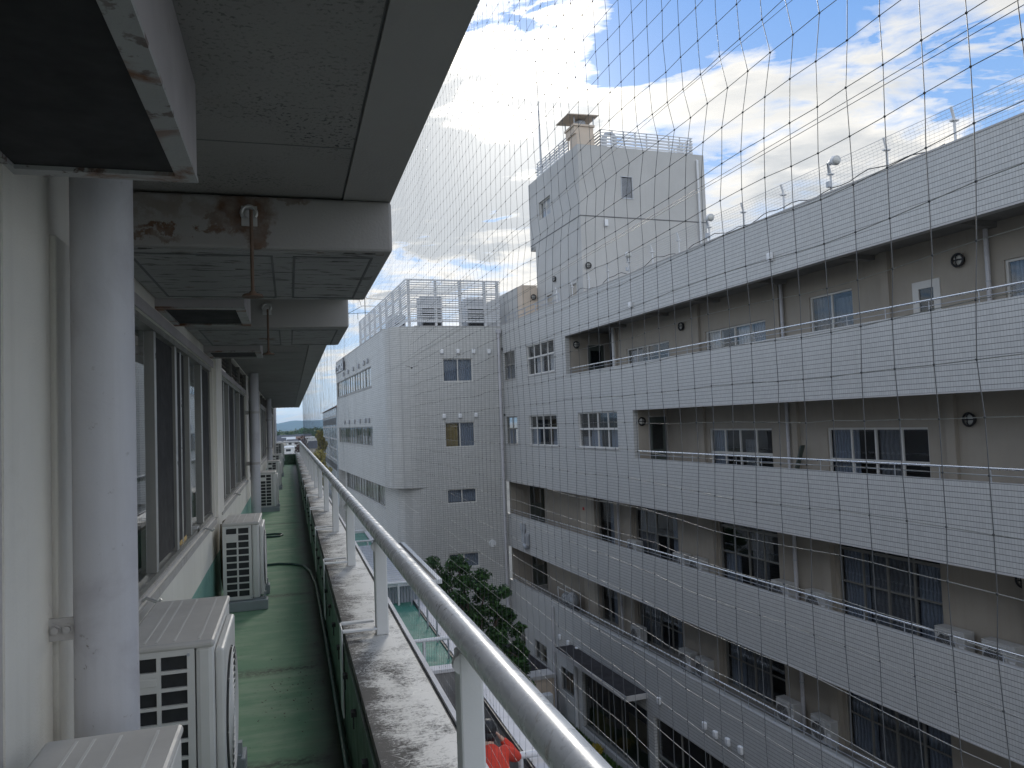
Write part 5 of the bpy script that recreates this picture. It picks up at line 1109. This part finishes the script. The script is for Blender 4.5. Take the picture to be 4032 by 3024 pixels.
tree('town_tree', "dull red bare-looking tree left of the tall white block house", (4.6, 300, GZ), [(4.3, 300, -5.5, 2.2, 2., 2.8, 1), (5.6, 300, -8.5, 2.4, 2., 2.6, 1), (3.6, 301, -8.2, 1.8, 2., 2.2, 1)], 1800, .32, M['leaf_rd'], 10, .25, 'trees in the town')
g = np.random.default_rng(17); cl = []
for k in range(520):
    x = g.uniform(-190, 170); y = g.uniform(930, 1250); hgt = g.uniform(9.5, 13.) + 1.6 * math.sin(x * .05) + (y - 930) * .004
    cl.append((x, y, GZ + hgt * .55, g.uniform(4, 7.5), 6, hgt * .48, 1))
wo = leaf_obj('woodland', leaf_cloud(cl, 30000, 1.5, 12), M['leaf_far'], (0, 1050, GZ)); props(wo, "low green wood along the horizon", 'wood', kind='stuff')
cl = []
for k in range(70):
    x = g.uniform(13, 75); cl.append((x, g.uniform(800, 900), GZ + 7., g.uniform(4, 6.5), 5, g.uniform(5.5, 7.6), 1))
wo = leaf_obj('pine_grove', leaf_cloud(cl, 9000, 1.2, 14), M['leaf'], (40, 850, GZ)); props(wo, "darker grove standing before the green wood's right half", 'wood', kind='stuff')
mt = MB(); xs = np.linspace(-5200, 5600, 140)
hz = lambda x, k: 92 + 26 * math.sin(x * .0016 + k) + 16 * math.sin(x * .0047 + 2 * k) + 7 * math.sin(x * .013 + k * 3) + 3 * math.sin(x * .031)
rows = [[(x, 8800 + 420 * j, GZ + hz(x, .4) * (j / 4.) + (0 if j else -8)) for x in xs] for j in range(5)]
vs = [p for r in rows for p in r]; nx = len(xs)
mt.add(vs, [(j * nx + i, j * nx + i + 1, (j + 1) * nx + i + 1, (j + 1) * nx + i) for j in range(4) for i in range(nx - 1)], True)
mo = solo('mountains', mt, M['mount'], None, None, kind='structure')

bd = thing('flying_bird', "dark bird gliding with spread wings before the rounded corner", 'bird', from_b((7.7, 36., 2.7)))
bx, by, bz = BASE[bd]
part('body', MB().sphere((bx, by, bz), .045, 1, 2.6, .9, 2).sphere((bx, by - .11, bz + .01), .026, 1, 1.2, 1, 2).add([(bx - .03, by + .1, bz), (bx + .03, by + .1, bz), (bx + .05, by + .24, bz), (bx - .05, by + .24, bz), (bx, by + .1, bz + .015)], [(0, 1, 2, 3), (0, 1, 4), (2, 3, 4)]), M['bird'], bd)
for s_ in (-1, 1):
    w = [(0, .05), (.12, .085), (.24, .12), (.31, .13)]; vs = []
    for k, (u, z) in enumerate(w):
        ch_ = (.13, .12, .08, .015)[k]
        for dy, dz in ((-ch_ * .4, 0), (ch_ * .6, 0), (0, .012)): vs.append((bx + s_ * u, by + dy, bz - .03 + z + dz))
    part('wing', MB().add(vs, [f for k in range(3) for f in ((k * 3, k * 3 + 1, k * 3 + 4, k * 3 + 3), (k * 3 + 1, k * 3 + 2, k * 3 + 5, k * 3 + 4), (k * 3 + 2, k * 3, k * 3 + 3, k * 3 + 5))], True), M['bird'], bd)

# ------------------------------------------------------------------ air
hz_m = bpy.data.materials.new("thin_haze"); hz_m.use_nodes = True; t = NT(hz_m.node_tree); t.n.clear()
ho = t.node('ShaderNodeOutputMaterial'); pv = t.node('ShaderNodeVolumePrincipled'); pv.inputs['Density'].default_value = 7.5e-5
pv.inputs['Color'].default_value = (.42, .70, 1., 1); pv.inputs['Anisotropy'].default_value = .2
t.link(pv.outputs[0], ho.inputs['Volume'])
hb = MB().box(-9000, 9000, -250, 11800, GZ - 1.2, 175)
ho_ = solo('haze', hb, hz_m, None, None, kind='stuff'); ho_['label'] = "thin bluish haze over the town and mountains"; ho_['category'] = 'haze'
